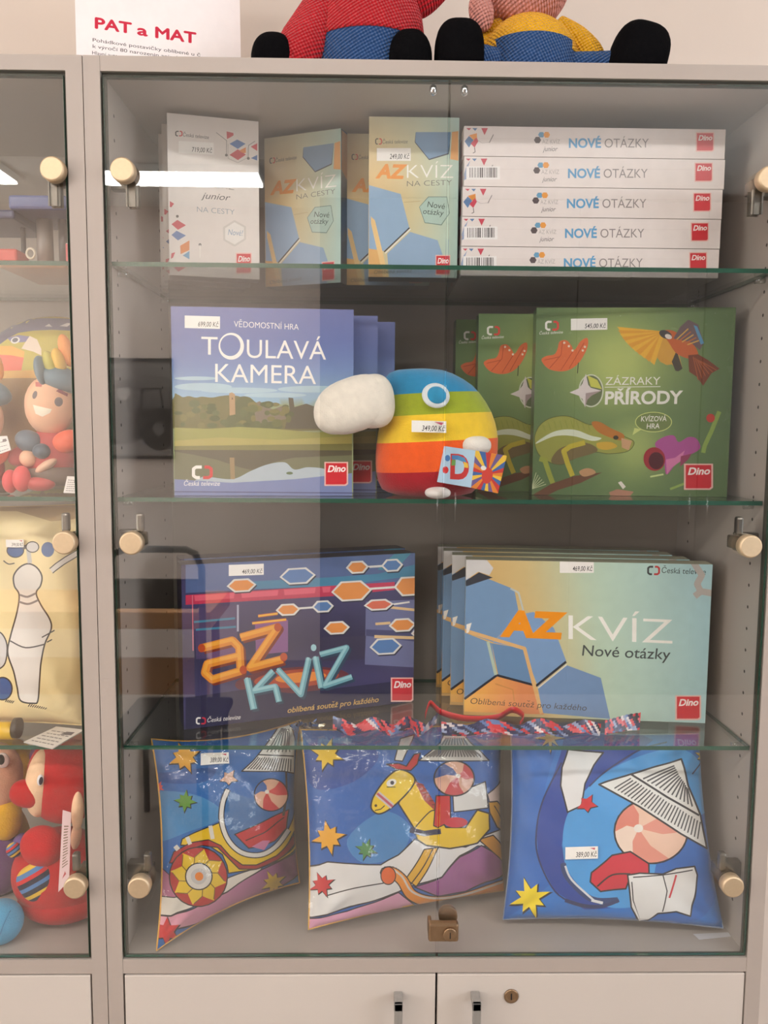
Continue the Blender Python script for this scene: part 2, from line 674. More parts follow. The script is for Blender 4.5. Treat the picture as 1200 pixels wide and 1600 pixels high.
XL, XR, YB, YF, ZC = -3.2, 2.6, 0.365, -3.9, 2.8
slab('floor', (XL, YF, -0.05), (XR, YB, 0), FLOORM)
slab('ceiling', (XL, YF, ZC), (XR, YB, ZC + .05), CEILM)
slab('wall_back', (XL - .05, YB, 0), (XR + .05, YB + .05, ZC), WALLM)
slab('wall_front', (XL - .05, YF - .05, 0), (XR + .05, YF, ZC), WALLM)
# side walls, each with an added glazed opening for fill light
wy0, wy1, wz0, wz1 = -2.9, -0.9, 0.95, 2.35
ADDEDFRAME = mat('white_window_frame', (235, 235, 232), .4)
for k, (side, X0, X1) in enumerate((('right', XR, XR + .05), ('left', XL - .05, XL))):
    g = G()
    g.box((X0, YF, 0), (X1, wy0, ZC))
    g.box((X0, wy1, 0), (X1, YB, ZC))
    g.box((X0, wy0, 0), (X1, wy1, wz0))
    g.box((X0, wy0, wz1), (X1, wy1, ZC))
    struct(g.build('wall_' + side, WALLM))
    g = G()
    for y0_, y1_, z0_, z1_ in ((wy0, wy0 + .05, wz0, wz1), (wy1 - .05, wy1, wz0, wz1), (wy0, wy1, wz0, wz0 + .05), (wy0, wy1, wz1 - .05, wz1), (-1.93, -1.87, wz0, wz1)):
        g.box((X0, y0_, z0_), (X1, y1_, z1_), bev=.004)
    wf = struct(g.build('window_%d' % (k + 1), ADDEDFRAME))
    g = G()
    g.box((X0 + .022, wy0 + .05, wz0 + .05), (X0 + .028, wy1 - .05, wz1 - .05))
    g.build('pane', GLASS, wf)
    ld = bpy.data.lights.new('window_daylight', 'AREA')  # added fill lamp outside the opening, brightens the cabinet
    ld.shape = 'RECTANGLE'
    ld.size, ld.size_y = 1.3, 1.9
    ld.energy = FILL_POWER[side]
    ld.color = (0.86, 0.93, 1.0) if side == 'right' else (1.0, 0.96, 0.90)
    lo = bpy.data.objects.new('window_daylight', ld)
    COL.objects.link(lo)
    lo.location = ((X1 + .07) if side == 'right' else (X0 - .07), -1.9, 1.65)
    lo.rotation_euler = (0, math.radians(90 if side == 'right' else -90), 0)
for k, xx in enumerate(('back', 'front')):
    g = G()
    y0 = YB - .012 if xx == 'back' else YF
    g.box((XL, y0, 0), (XR, y0 + .012, .07), bev=.003)
    struct(g.build('baseboard_' + xx, mat('baseboard_grey', (150, 140, 132), .5)))

LAMPBODY = mat('lamp_housing', (235, 235, 232), .4)
LAMPGLOW = mat('lamp_diffuser', (255, 245, 230), .5, emit=(LAMP_COLOR, LAMP_STRENGTH))
def lamp(x0, x1, y, label, w=.20):
    t = thing('ceiling_lamp', label, 'lamp', ((x0 + x1) / 2, y, ZC - .001), group='linear ceiling lamps')
    g = G()
    L = (x1 - x0) / 2
    g.box((-L, -w / 2 - .012, -.035), (L, w / 2 + .012, 0), bev=.003)
    g.build('housing', LAMPBODY, t)
    g = G()
    g.box((-L + .008, -w / 2, -.048), (L - .008, w / 2, -.0355))
    g.build('diffuser', LAMPGLOW, t)
lamp(-1.60, -.66, -3.22, 'linear ceiling lamp on the far row nearer the middle of the room')
lamp(-2.95, -1.93, -3.22, 'linear ceiling lamp on the far row by the left wall')
lamp(-2.35, -1.20, -1.75, 'linear ceiling lamp over the aisle by the left wall')
lamp(-.80, .35, -1.75, 'linear ceiling lamp over the aisle before the cabinet')
lamp(.95, 2.1, -1.75, 'linear ceiling lamp over the aisle by the window')

# things across the room that the glass doors mirror
def framed_photo():
    p0, p1 = Vector((-1.80, -3.90, 1.315)), Vector((-1.285, -3.90, 1.915))
    t = thing('framed_photograph', 'black and white photo of people by a tractor in thin black frame', 'picture', ((p0.x + p1.x) / 2, -3.90, 1.315))
    g = G()
    w = p1.x - p0.x
    for lo_, hi_ in (((-w / 2, 0, 0), (w / 2, .02, .018)), ((-w / 2, 0, .582), (w / 2, .02, .60)), ((-w / 2, 0, 0), (-w / 2 + .014, .02, .6)), ((w / 2 - .014, 0, 0), (w / 2, .02, .6))):
        g.box((lo_[0], .001, lo_[2]), hi_)
    g.build('picture_frame', mat('black_frame', (28, 25, 24), .4), t)
    g = G()
    A = Art(w, .6, lambda a, b: (a, b))
    gy = lambda k: (k, k * .97, k * .95)
    A.fill(lambda u, v: gy(40 + 75 * max(0, min(1, (v / .6 - .1) / .9))), grid=.06)
    W2 = lambda pts: [(a * w, b * .6) for a, b in pts]
    A.poly(W2([(0, 0), (1, 0), (1, .18), (.5, .2), (0, .16)]), gy(120))
    A.poly(W2([(0, .16), (.1, .6), (.2, .55), (.3, .4), (.5, .45), (.55, .2)]), gy(34), sm=True)
    A.ell((.16 * w, .68 * .6), .05, .045, gy(120))
    A.poly(W2([(.08, .72), (.26, .74), (.22, .82), (.1, .82)]), gy(40))
    A.poly(W2([(.3, .2), (.34, .6), (.5, .58), (.6, .2)]), gy(62), sm=True)
    A.ell((.42 * w, .66 * .6), .04, .045, gy(140))
    A.poly(W2([(.34, .70), (.52, .72), (.48, .79), (.36, .78)]), gy(45))
    A.poly(W2([(.52, .22), (.56, .5), (1, .5), (1, .2)]), gy(26))
    A.line(W2([(.62, .5), (.64, .70), (.84, .70), (.88, .5)]), .014, gy(25))
    A.ell((.82 * w, .3 * .6), .11, .13, gy(18))
    A.ell((.82 * w, .3 * .6), .035, .04, gy(90))
    A.emit(g, lambda u, v: (Vector((-w / 2 + u, .0105, v)), Vector((0, 1, 0))), 0)
    g.n = {}
    g.build('print', MATTEPRINT, t)
framed_photo()

WOOD = mat('orange_beech', (196, 142, 88), .4, noise=.12, nscale=6, aniso=(12, 1, 12))
BLACKM = mat('black_steel_tube', (26, 24, 24), .35)
BLACKF = mat('black_cloth', (24, 22, 24), .9)
def school_chair():
    t = thing('office_chair', 'black chair with rounded tube frame standing before the wooden bench', 'chair', (-.80, -1.60, 0))
    g = G()
    pts = [(-.17, 0, .44), (-.17, 0, 1.04), (-.15, 0, 1.085), (-.11, 0, 1.10), (.09, 0, 1.10), (.12, 0, 1.085), (.14, 0, 1.04), (.14, 0, .44)]
    g.tube(pts, .012)
    g.build('back_frame', BLACKM, t)
    g = G()
    g.box((-.16, -.012, .90), (.13, .012, 1.0), bev=.008)
    g.build('backrest', BLACKF, t)
    g = G()
    g.box((-.2, -.42, .42), (.17, .02, .46), bev=.012)
    g.build('seat', BLACKF, t)
    for x in (-.17, .14):
        for y in (0, -.4):
            g = G()
            g.tube([(x, y, .43), (x, y, 0.001)], .012)
            g.build('leg', BLACKM, t)
school_chair()
def bench():
    t = thing('wooden_bench', 'orange beech bench with a top board and a lower board', 'bench', (-1.15, -2.30, 0))
    g = G()
    g.box((-.75, -.25, .705), (.42, .2, .775), bev=.004)
    g.build('top_board', WOOD, t)
    g = G()
    g.box((-.72, .12, .42), (.40, .145, .57), bev=.004)
    g.build('lower_board', WOOD, t)
    for x in (-.7, .36):
        for y in (-.21, .15):
            g = G()
            g.tube([(x, y, .705), (x, y, .001)], .018)
            g.build('leg', BLACKM, t)
bench()
def added_wardrobe():  # added dark front, keeps the right half of the door reflections dark
    x0, x1, d = -.38, 2.42, .45
    t = thing('wardrobe', 'tall dark taupe wardrobe with four doors against the opposite wall', 'wardrobe', ((x0 + x1) / 2, YF, 0))
    mb = mat('dark_taupe_board', (66, 60, 57), .55, noise=.04)
    g = G()
    g.box((x0, YF + .014, .001), (x1, YF + d, 2.74), bev=.002)
    wb(g, 'carcass', mb, t)
    n = 4
    for k in range(n):
        a, b = x0 + (x1 - x0) * k / n, x0 + (x1 - x0) * (k + 1) / n
        g = G()
        g.box((a + .003, YF + d + .0005, .08), (b - .003, YF + d + .02, 2.70), bev=.002)
        dr = wb(g, 'door', mat('dark_taupe_door', [(70, 64, 60), (58, 53, 50), (66, 60, 56), (50, 46, 44)][k], .5, noise=.04), t)
        hx = b - .05 if k % 2 == 0 else a + .05
        g = G()
        g.tube([(hx, YF + d + .0206, 1.0), (hx, YF + d + .05, 1.0), (hx, YF + d + .05, 1.16), (hx, YF + d + .0206, 1.16)], .006)
        wb(g, 'handle', CHROME, t, dr)
added_wardrobe()

# ------------------------------------------------------------------ the cabinets
Z_BOT, Z_TOP = 0.743, 1.956
SHELF_Z = (1.7215, 1.405, 1.0515)     # tops of the three glass shelves
DEPTH = 0.35

def panel(g, lo, hi):
    """board with a lighter edge band on its front"""
    P = [Vector((x, y, z)) for z in (lo[2], hi[2]) for y in (lo[1], hi[1]) for x in (lo[0], hi[0])]
    i = [g.vert(p) for p in P]
    for q, mi in (((0, 2, 3, 1), 1), ((4, 5, 7, 6), 1), ((0, 1, 5, 4), 0), ((2, 6, 7, 3), 1), ((0, 4, 6, 2), 1), ((1, 3, 7, 5), 1)):
        g.face([i[k] for k in q], mi)

def cabinet(X, label, knob_right=.418, tilt=0.0):
    t = thing('display_cabinet', label, 'cabinet', (X, 0, 0), group=None)
    hw = .472
    for s in (-1, 1):
        g = G()
        x0, x1 = (-hw + .0006, -.45) if s < 0 else (.45, hw - .0006)
        panel(g, (x0, 0, .001), (x1, DEPTH, 1.9748))
        xi = -.45 if s < 0 else .45
        for y in (.055, .29):                          # rows of drilled shelf holes
            z = .80
            while z < 1.93:
                nn = 10
                c = [Vector((xi - s * .00015, y + .0025 * math.cos(2 * math.pi * k / nn), z + .0025 * math.sin(2 * math.pi * k / nn))) for k in range(nn)]
                g.face([g.vert(p) for p in c], 2)
                z += .032
        g.build('side_panel', [LAM, LAMS, PINHOLE], t, fix=False)
    g = G()
    panel(g, (-.4498, .0006, Z_TOP), (.4498, DEPTH, 1.975))
    g.build('top_panel', [LAM, LAMS], t, fix=False)
    g = G()
    panel(g, (-.4498, .0006, .722), (.4498, DEPTH, Z_BOT))
    g.build('middle_panel', [LAM, LAMS], t, fix=False)
    g = G()
    g.box((-.4498, DEPTH - .008, .02), (.4498, DEPTH, 1.956))
    g.build('back_panel', LAMIN, t)
    g = G()
    g.box((-.4498, .03, .001), (.4498, .045, .085))
    g.build('plinth', LAM, t)
    for z in SHELF_Z:
        g = G()
        lo_, hi_ = Vector((-.4475, .0225, z - .006)), Vector((.4475, DEPTH - .012, z))
        P = [Vector((x, y, zz)) for zz in (lo_.z, hi_.z) for y in (lo_.y, hi_.y) for x in (lo_.x, hi_.x)]
        i = [g.vert(p) for p in P]
        for q, mi in (((0, 2, 3, 1), 0), ((4, 5, 7, 6), 0), ((0, 1, 5, 4), 1), ((2, 6, 7, 3), 1), ((0, 4, 6, 2), 1), ((1, 3, 7, 5), 1)):
            g.face([i[k] for k in q], mi)
        sh = g.build('glass_shelf', [SHELFGLASS, GEDGE], t)
        for s in (-1, 1):
            for y in (.055, .29):
                g = G()
                g.tube([(s * .4496, y, z - .0105), (s * .436, y, z - .0105)], .004, seg=10)
                g.build('shelf_pin', CLEARPIN, sh)
    for s in (-1, 1):
        g = G()
        x0, x1 = (-.4468, -.0014) if s < 0 else (.0014, .4468)
        y0, y1, z0, z1 = .0004, .0056, .7475, 1.9505
        P = [Vector((x, y, z)) for z in (z0, z1) for y in (y0, y1) for x in (x0, x1)]
        i = [g.vert(p) for p in P]
        for q, mi in (((0, 2, 3, 1), 1), ((4, 5, 7, 6), 1), ((0, 1, 5, 4), 0), ((2, 6, 7, 3), 0), ((0, 4, 6, 2), 1), ((1, 3, 7, 5), 1)):
            g.face([i[k] for k in q], mi)
        d = g.build('glass_door', [GLASS, GEDGE], t)
        kx = -.4205 if s < 0 else knob_right
        for z in (1.830, 1.346, .859):
            g = G()
            g.lathe([(.0135, .0003), (.0155, -.0008), (.0158, -.012), (.0150, -.0142), (.0135, -.0150)], (kx, 0, z), 'y', seg=36)
            g.build('hinge_cap', NICKEL, d)
            g = G()
            g.lathe([(.012, .0058), (.012, .010)], (kx, 0, z), 'y', seg=20)
            g.box((kx - .008, .010, z - .009), (kx + .008, .046, z + .009), bev=.002)
            g.box((min(kx, s * .4494), .030, z - .013), (max(kx, s * .4494), .046, z + .013), bev=.002)
            up = 1 if z < 1.6 else -1
            g.box((kx - .005 - s * .006, .008, z + up * .012), (kx + .005 - s * .006, .020, z + up * .038), bev=.003)
            g.build('hinge', STEEL, d)
        # catch hanging from the top panel over the seam
        g = G()
        g.lathe([(.0022, .0), (.0022, -.008), (.0045, -.0085), (.005, -.012), (.0048, -.018), (.002, -.020)], (s * .0205, .012, Z_TOP), 'z', seg=16)
        g.build('door_catch', CHROME, t)
        # cupboard doors below
        g = G()
        cx0, cx1 = (-.4475, -.0015) if s < 0 else (.0015, .4475)
        g.box((cx0, -.0005, .09), (cx1, .0175, .7195), bev=.001)
        c = g.build('cupboard_door', DOORLAM, t)
        hx = s * .0555
        g = G()
        g.box((hx - .006, -.028, .565), (hx + .006, -.0225, .6945), bev=.001)
        g.box((hx - .006, -.028, .683), (hx + .006, -.0006, .6945), bev=.001)
        g.box((hx - .006, -.028, .565), (hx + .006, -.0006, .5765), bev=.001)
        g.build('handle', ALU, c)
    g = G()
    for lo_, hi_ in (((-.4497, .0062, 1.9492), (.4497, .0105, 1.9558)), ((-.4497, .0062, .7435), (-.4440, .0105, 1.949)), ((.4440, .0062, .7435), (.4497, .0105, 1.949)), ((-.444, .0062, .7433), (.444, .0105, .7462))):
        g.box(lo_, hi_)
    g.build('door_seal', GAPSHADE, t)  # dark strip standing in for the shaded gap round the glass doors
    # furniture lock on the right cupboard door and glass door lock
    g = G()
    g.lathe([(.0105, -.0006), (.0105, -.0022), (.0095, -.003), (.0065, -.003), (.006, -.0024)], (.1085, 0, .6865), 'y', mi=0, seg=28)
    g.box((.1077, -.0034, .682), (.1093, -.0025, .691), mi=1)
    g.build('cupboard_lock', [BRONZE, KEYBLACK], c)
    g = G()
    lx, lz = .0100, .7905
    g.box((lx - .0235, -.013, lz - .0135), (lx + .0195, -.0002, lz + .0135), bev=.003)
    g.box((lx - .0235, -.010, lz - .010), (lx - .0180, .0145, lz + .011), bev=.002)
    g.lathe([(.0098, -.0128), (.0098, -.0155), (.009, -.0162), (.001, -.0163)], (lx + .007, 0, lz - .001), 'y', seg=28)
    g.lathe([(.0135, .0062), (.0135, .016), (.0115, .019), (.001, .0195)], (lx + .006, 0, lz + .013), 'y', seg=28)
    g.box((lx + .0063, -.0168, lz - .006), (lx + .0078, -.0160, lz + .003), mi=1)
    g.build('door_lock', [BRONZE, KEYBLACK], d)
    return t

cab = cabinet(0, 'grey laminate display cabinet with glass doors holding board games and blue pillows', .418)
cab2 = cabinet(-.944, 'grey laminate display cabinet with glass doors holding plush toys and printed cushions', .434)

# ------------------------------------------------------------------ board games
STICKER = mat('price_sticker_paper', 'ink', .6, noise=.02, nscale=80)

def price_label(parent, mp, x0, y0, x1, y1, price, rd, w, h, fr, base, ty=None):
    """white price label with its amount; corners read in frame fr"""
    g = G()
    A = Art(w, h, rd)
    A.frame(*fr)
    ty0, ty1 = (y0, y1)
    quad = [(x0, y0), (x1, y0), (x1, y1), (x0, y1)]
    if ty:
        quad = [(x0, y0), (x1, y0 + ty), (x1, y1 + ty), (x0, y1)]
    k = ty or 0
    A.poly(quad, (246, 240, 234))
    hh = y1 - y0
    A.text(price, (x0 + (x1 - x0) * .38, y1 - hh * .16 + k * .38), (x1 - (x1 - x0) * .04, y1 - hh * .16 + k * .96), hh * .38, (50, 46, 46), bold=.008, lean=.15)
    A.emit(g, mp, 0, base=.0004)
    g.n = {}
    return g.build('price_sticker', STICKER, parent, fix=False)

class Box:
    """upright or lying game box: local x = width, y = depth away from the viewer, z = up; origin at front left bottom"""
    def __init__(s, name, label, cat, x, y, z, yaw, w, h, d, group=None, lean=0.0):
        s.w, s.h, s.d = w, h, d
        s.loc, s.yaw = Vector((x, y, z)), math.radians(yaw)
        s.t = thing(name, label, cat, s.loc, s.yaw, group)
        s.R = Matrix.Rotation(s.yaw, 3, 'Z')
        s.lean = lean

    def rd(s, px, py):
        d = ray(px, py)
        n = s.R @ Vector((0, -1, 0))
        k = (s.loc - CAM).dot(n) / d.dot(n)
        q = s.R.transposed() @ (CAM + d * k - s.loc)
        return (q.x, q.z)

    def mp(s, u, v):
        return Vector((u, 0, v)), Vector((0, -1, 0))

    def shell(s, g, d, col):
        """the other five faces of the lid"""
        w, h = s.w, s.h
        P = [Vector(p) for p in ((0, 0, 0), (w, 0, 0), (w, 0, h), (0, 0, h), (0, d, 0), (w, d, 0), (w, d, h), (0, d, h))]
        for q in ((0, 4, 5, 1), (1, 5, 6, 2), (2, 6, 7, 3), (3, 7, 4, 0), (4, 7, 6, 5)):
            g.quad(*[P[k] for k in q], 0, col)

    def lid(s, side, art=None, side_art=None, rim=None, frac=.8):
        g = G()
        dl = s.d * frac
        s.shell(g, dl, side)
        art.emit(g, s.mp, 0, ground=side)
        g.n = {}
        if side_art:
            side_art(g)
        l = g.build('lid', PRINT, s.t, fix=False)
        g = G()
        g.box((.0012, dl - .004, .0012), (s.w - .0012, s.d, s.h - .0012), 0, rim or side, bev=.001)
        g.build('tray', PRINT, s.t, fix=False)
        return l

def again(box, name, label, x, y, z, yaw, group=None, drop=('price_sticker',)):
    c = box.t.copy()
    COL.objects.link(c)
    c.location = (x, y, z)
    c.rotation_euler = (0, 0, math.radians(yaw))
    c['label'] = label
    if group:
        c['group'] = group
    for ch in box.t.children:
        if ch.name.split('.')[0] in drop:
            continue
        k = ch.copy()
        COL.objects.link(k)
        k.parent = c
    return c

Z1, Z2, Z3 = [z + .0004 for z in SHELF_Z]

# ---- shelf 1: white travel quiz boxes
PALE = (232, 222, 215)
def white_travel_art(b):
    A = Art(b.w, b.h, b.rd).frame(240, 180, 5.93)
    A.fill(PALE)
    broadcaster_mark(A, 200, 145, 268, 196, (60, 50, 50))
    A.text('Česká televize', (272, 196), (512, 222), 34, (80, 70, 70), lean=.1)
    gr, rd_, bl, og, dk = (150, 140, 138), (205, 70, 85), (85, 120, 175), (228, 140, 80), (95, 88, 85)
    A.line([(580, 160), (676, 235), (676, 365)], 6, gr)
    A.poly([(676, 150), (740, 165), (740, 188), (680, 222)], rd_)
    A.poly([(703, 265), (775, 225), (852, 265), (780, 312)], bl)
    A.poly([(703, 368), (780, 316), (855, 365), (782, 416)], rd_)
    A.poly([(790, 330), (855, 296), (855, 350), (832, 352)], og)
    A.line([(878, 400), (880, 280), (940, 240)], 6, gr)
    A.poly([(900, 292), (960, 260), (960, 332)], rd_)
    A.poly([(900, 398), (960, 368), (960, 420)], bl)
    A.line([(690, 265), (690, 400), (780, 440), (868, 395), (868, 300)], 5, (190, 178, 172))
    for c in ((674, 370), (878, 400), (220, 937), (430, 1200), (772, 572)):
        A.ell(c, 13, 13, dk)
    A.line([(772, 572), (880, 650)], 5, gr)
    A.poly([(276, 560), (386, 562), (386, 612), (336, 646), (278, 608)], dk)
    A.poly([(276, 545), (330, 530), (336, 600), (278, 600)], (170, 80, 80))
    A.text('AZ KVÍZ', (408, 648), (745, 695), 66, (140, 128, 122), bold=-.012)
    A.text('junior', (440, 770), (712, 792), 58, (60, 52, 50), lean=.35)
    A.text('NA CESTY', (402, 895), (750, 922), 48, (150, 160, 168), bold=-.008)
    A.ell((750, 1095), 122, 125, (214, 206, 198), n=6, rot=.5)
    A.ell((750, 1095), 100, 104, (238, 232, 226), n=6, rot=.5)
    A.text('Nové!', (690, 1108), (828, 1118), 52, (140, 160, 185), lean=.2)
    A.poly([(166, 1010), (220, 970), (300, 1020), (226, 1062)], rd_)
    A.poly([(166, 1110), (212, 1070), (300, 1115), (226, 1160)], bl)
    A.poly([(246, 1210), (332, 1160), (332, 1250), (250, 1288)], og)
    A.poly([(270, 1300), (332, 1258), (332, 1335)], (120, 165, 195))
    A.poly([(150, 795), (190, 820), (165, 852), (150, 850)], rd_)
    A.poly([(165, 1280), (200, 1270), (180, 1320), (160, 1330)], rd_)
    A.poly([(165, 1390), (230, 1370), (300, 1410), (230, 1450)], rd_)
    A.line([(430, 1200), (430, 1320)], 8, (246, 240, 232))
    publisher_mark(A, 762, 1275, 908, 1470)
    return A
def white_side(b):
    def f(g):
        for z0, z1, c in ((.13, .15, (205, 110, 110)), (.02, .05, (235, 170, 130)), (.05, .08, (120, 150, 190)), (.18, .2, (205, 110, 110))):
            for x, n in ((-.00003, -1), (b.w + .00003, 1)):
                g.quad((x, .004, z0), (x, b.d * .75, z0), (x, b.d * .75, z1), (x, .004, z1), 0, c)
    return f
P = atz(263, 433, Z1)
wb1 = Box('travel_game_box', 'white small game box in front of its row, bright lamp mirrored across it', 'game box', -.3935, .118, Z1, 13, .130, .2265, .040, 'white small travel games')
wb1.lid((222, 210, 204), white_travel_art(wb1), white_side(wb1))
price_label(wb1.t, wb1.mp, 232, 238, 556, 350, '719,00 Kč', wb1.rd, wb1.w, wb1.h, (240, 180, 5.93), .0016, ty=18)
WL = ['white small game box in the middle of the row of three white ones',
      'white small game box at the back of the row of three white ones']
for k in range(2):
    again(wb1, 'travel_game_box', WL[k], -.3935 - .0155 * (k + 1) - .003, .118 + .0425 * (k + 1), Z1, 13)

# ---- shelf 1: yellow-blue travel quiz boxes
def blue_travel_art(b):
    A = Art(b.w, b.h, b.rd).frame(570, 195, 6.155)
    A.fill(lambda u, v: mixc(mixc((208, 200, 166), (226, 192, 132), math.sin(math.pi * v / b.h)), (182, 212, 204), (u / b.w) ** 1.6), grid=.02)
    broadcaster_mark(A, 100, 130, 165, 190, (60, 60, 58))
    A.text('Česká televize', (170, 182), (412, 178), 36, (80, 80, 76), lean=.1)
    blue, dk = (120, 152, 184), (60, 66, 78)
    A.poly([(488, 80), (830, 80), (806, 284), (618, 340), (480, 170)], dk)
    A.poly([(490, 70), (830, 70), (800, 272), (618, 328), (486, 165)], blue)
    A.poly([(838, 70), (900, 60), (900, 345), (822, 330)], (236, 172, 96))
    A.text('AZ', (100, 508), (412, 515), 125, (235, 146, 40), bold=.045, lean=.25)
    A.text('KVÍZ', (405, 512), (850, 512), 128, (246, 242, 234), bold=-.014)
    A.text('NA CESTY', (405, 592), (838, 578), 50, (96, 92, 84), bold=-.01)
    A.poly([(40, 580), (345, 665), (428, 988), (182, 1215), (40, 1190)], (150, 178, 206))
    A.line([(430, 990), (186, 1222)], 12, (50, 54, 66))
    A.line([(440, 1002), (196, 1236)], 8, (238, 240, 240))
    A.poly([(215, 1238), (435, 1030), (700, 1110), (748, 1250), (735, 1520), (240, 1520)], (148, 174, 202))
    A.poly([(40, 1192), (150, 1205), (240, 1520), (40, 1520)], (230, 178, 110))
    A.poly([(58, 880), (98, 920), (242, 1520), (190, 1520), (60, 950)], (240, 202, 140))
    A.line([(375, 745), (530, 735)], 7, (196, 176, 132))
    A.poly([(522, 790), (610, 690), (792, 690), (818, 850), (738, 968), (575, 945)], (120, 140, 130))
    A.poly([(528, 790), (614, 697), (786, 697), (810, 850), (734, 958), (580, 938)], (178, 202, 190))
    A.text('Nové', (600, 790), (770, 812), 55, (70, 76, 70), lean=.2)
    A.text('otázky', (560, 855), (760, 875), 52, (70, 76, 70), lean=.2)
    A.text('Oblíbená soutěž', (88, 1435), (455, 1418), 36, (70, 74, 70), lean=.2)
    publisher_mark(A, 680, 1252, 822, 1446)
    return A
def blue_side(b):
    def f(g):
        for x in (-.00003, b.w + .00003):
            g.quad((x, .003, .165), (x, b.d * .78, .150), (x, b.d * .78, b.h - .002), (x, .003, b.h - .002), 0, (206, 150, 84))
            g.quad((x, .003, .06), (x, b.d * .78, .07), (x, b.d * .78, .15), (x, .003, .165), 0, (104, 122, 142))
    return f
bb = Box('travel_game_box', 'yellow and blue small game box with a price sticker, against the white stack', 'game box', -.1045, .116, Z1, 0, .1295, .2245, .045, 'yellow and blue small travel games')
bb.lid((96, 112, 128), blue_travel_art(bb), blue_side(bb))
price_label(bb.t, bb.mp, 115, 225, 442, 348, '249,00 Kč', bb.rd, bb.w, bb.h, (570, 195, 6.155), .0026)
again(bb, 'travel_game_box', 'yellow and blue small game box turned sideways, its slate side showing', -.2665, .212, Z1, -22)
again(bb, 'travel_game_box', 'yellow and blue small game box peeping out between two others of its kind', -.1400, .185, Z1, 0)

# ---- shelf 1: stack of five white boxes
def stack_art(b, barcode):
    A = Art(b.w, b.h, b.rd).frame(680, 0, 2.3077)
    A.fill((234, 222, 218))
    A.line([(90, 500), (1040, 503)], 1.5, (224, 210, 206))
    rd_, bl, og = (205, 65, 85), (90, 125, 170), (232, 150, 70)
    A.poly([(112, 462), (122, 470), (130, 462)], rd_)
    A.poly([(134, 462), (144, 472), (152, 462)], bl)
    A.poly([(166, 462), (178, 487), (190, 462)], rd_)
    A.line([(210, 485), (195, 515)], 3, (130, 120, 120))
    if not barcode:
        A.poly([(106, 510), (122, 490), (138, 505), (122, 532)], bl)
        A.poly([(122, 488), (150, 480), (152, 505), (138, 505)], og)
        A.poly([(128, 518), (148, 496), (156, 508), (142, 532)], rd_)
        A.line([(142, 532), (144, 548), (136, 552)], 3, (120, 110, 108))
        A.line([(152, 505), (170, 516), (200, 512)], 1.5, (190, 178, 176))
        A.poly([(94, 520), (104, 535), (96, 548)], rd_)
    else:
        A.poly([(98, 545), (114, 490), (128, 470), (118, 500), (116, 535)], (150, 165, 195))
        A.rect(114, 490, 236, 538, (244, 238, 236))
        x = 126
        r = random.Random(5)
        A.layer += 1
        while x < 226:
            wd = r.choice((2, 2, 3, 5))
            A.polyuv([A.pt(q) for q in ((x, 495), (x + wd, 495), (x + wd, 531), (x, 531))], (92, 86, 86), nxt=False)
            x += wd + r.choice((2, 3, 5))
        A.poly([(96, 540), (108, 525), (104, 550)], (226, 150, 130))
    A.ell((383, 486), 12, 11, (105, 160, 195), n=6)
    A.ell((402, 486), 12, 12, (236, 158, 70), n=6)
    A.ell((369, 505), 13, 13, (92, 78, 80), n=6)
    A.text('AZ KVÍZ', (386, 518), (450, 518), 15, (170, 160, 156), bold=-.01)
    A.text('junior', (388, 545), (442, 545), 17, (96, 88, 88), lean=.35)
    A.text('NOVÉ', (482, 532), (598, 532), 32, (96, 160, 204), bold=.03)
    A.text('OTÁZKY', (611, 532), (770, 532), 32, (140, 130, 128), bold=-.002)
    publisher_mark(A, 940, 477, 1006, 547)
    return A
def stack_side(b, barcode):
    def f(g):
        for u0, u1, c in ((.02, .05, (205, 95, 105)), (.07, .09, (110, 140, 180)), (.12, .15, (225, 150, 120))):
            g.quad((-.00003, u0, .006), (-.00003, u1, .010), (-.00003, u1 + .004, .034), (-.00003, u0 + .004, .030), 0, c)
    return f
SX, SY, SH = .0300, .097, .0406
STK = ['white flat game box on top of the stack of five',
       'white flat game box with a barcode, second from the top of the stack of five',
       'white flat game box in the middle of the stack of five',
       'white flat game box with a barcode, fourth from the top of the stack of five',
       'white flat game box at the bottom of the stack of five, on the glass shelf']
jx = [0, .0018, -.0006, -.0012, -.0020]
first = {}
for k in range(5):
    z = Z1 + (4 - k) * (SH + .0009)
    bar = k in (1, 3, 4)
    if bar in first:
        again(first[bar], 'flat_game_box', STK[k], SX + jx[k] * .6, SY, z, 0, 'white stacked games')
    else:
        b = Box('flat_game_box', STK[k], 'game box', SX + jx[k] * .6, SY, Z1 + 4 * (SH + .0009), 0, .3725, SH, .238, 'white stacked games')
        b.lid((232, 222, 218), stack_art(b, bar), stack_side(b, bar), frac=.97)
        b.t.location.z = z
        first[bar] = b

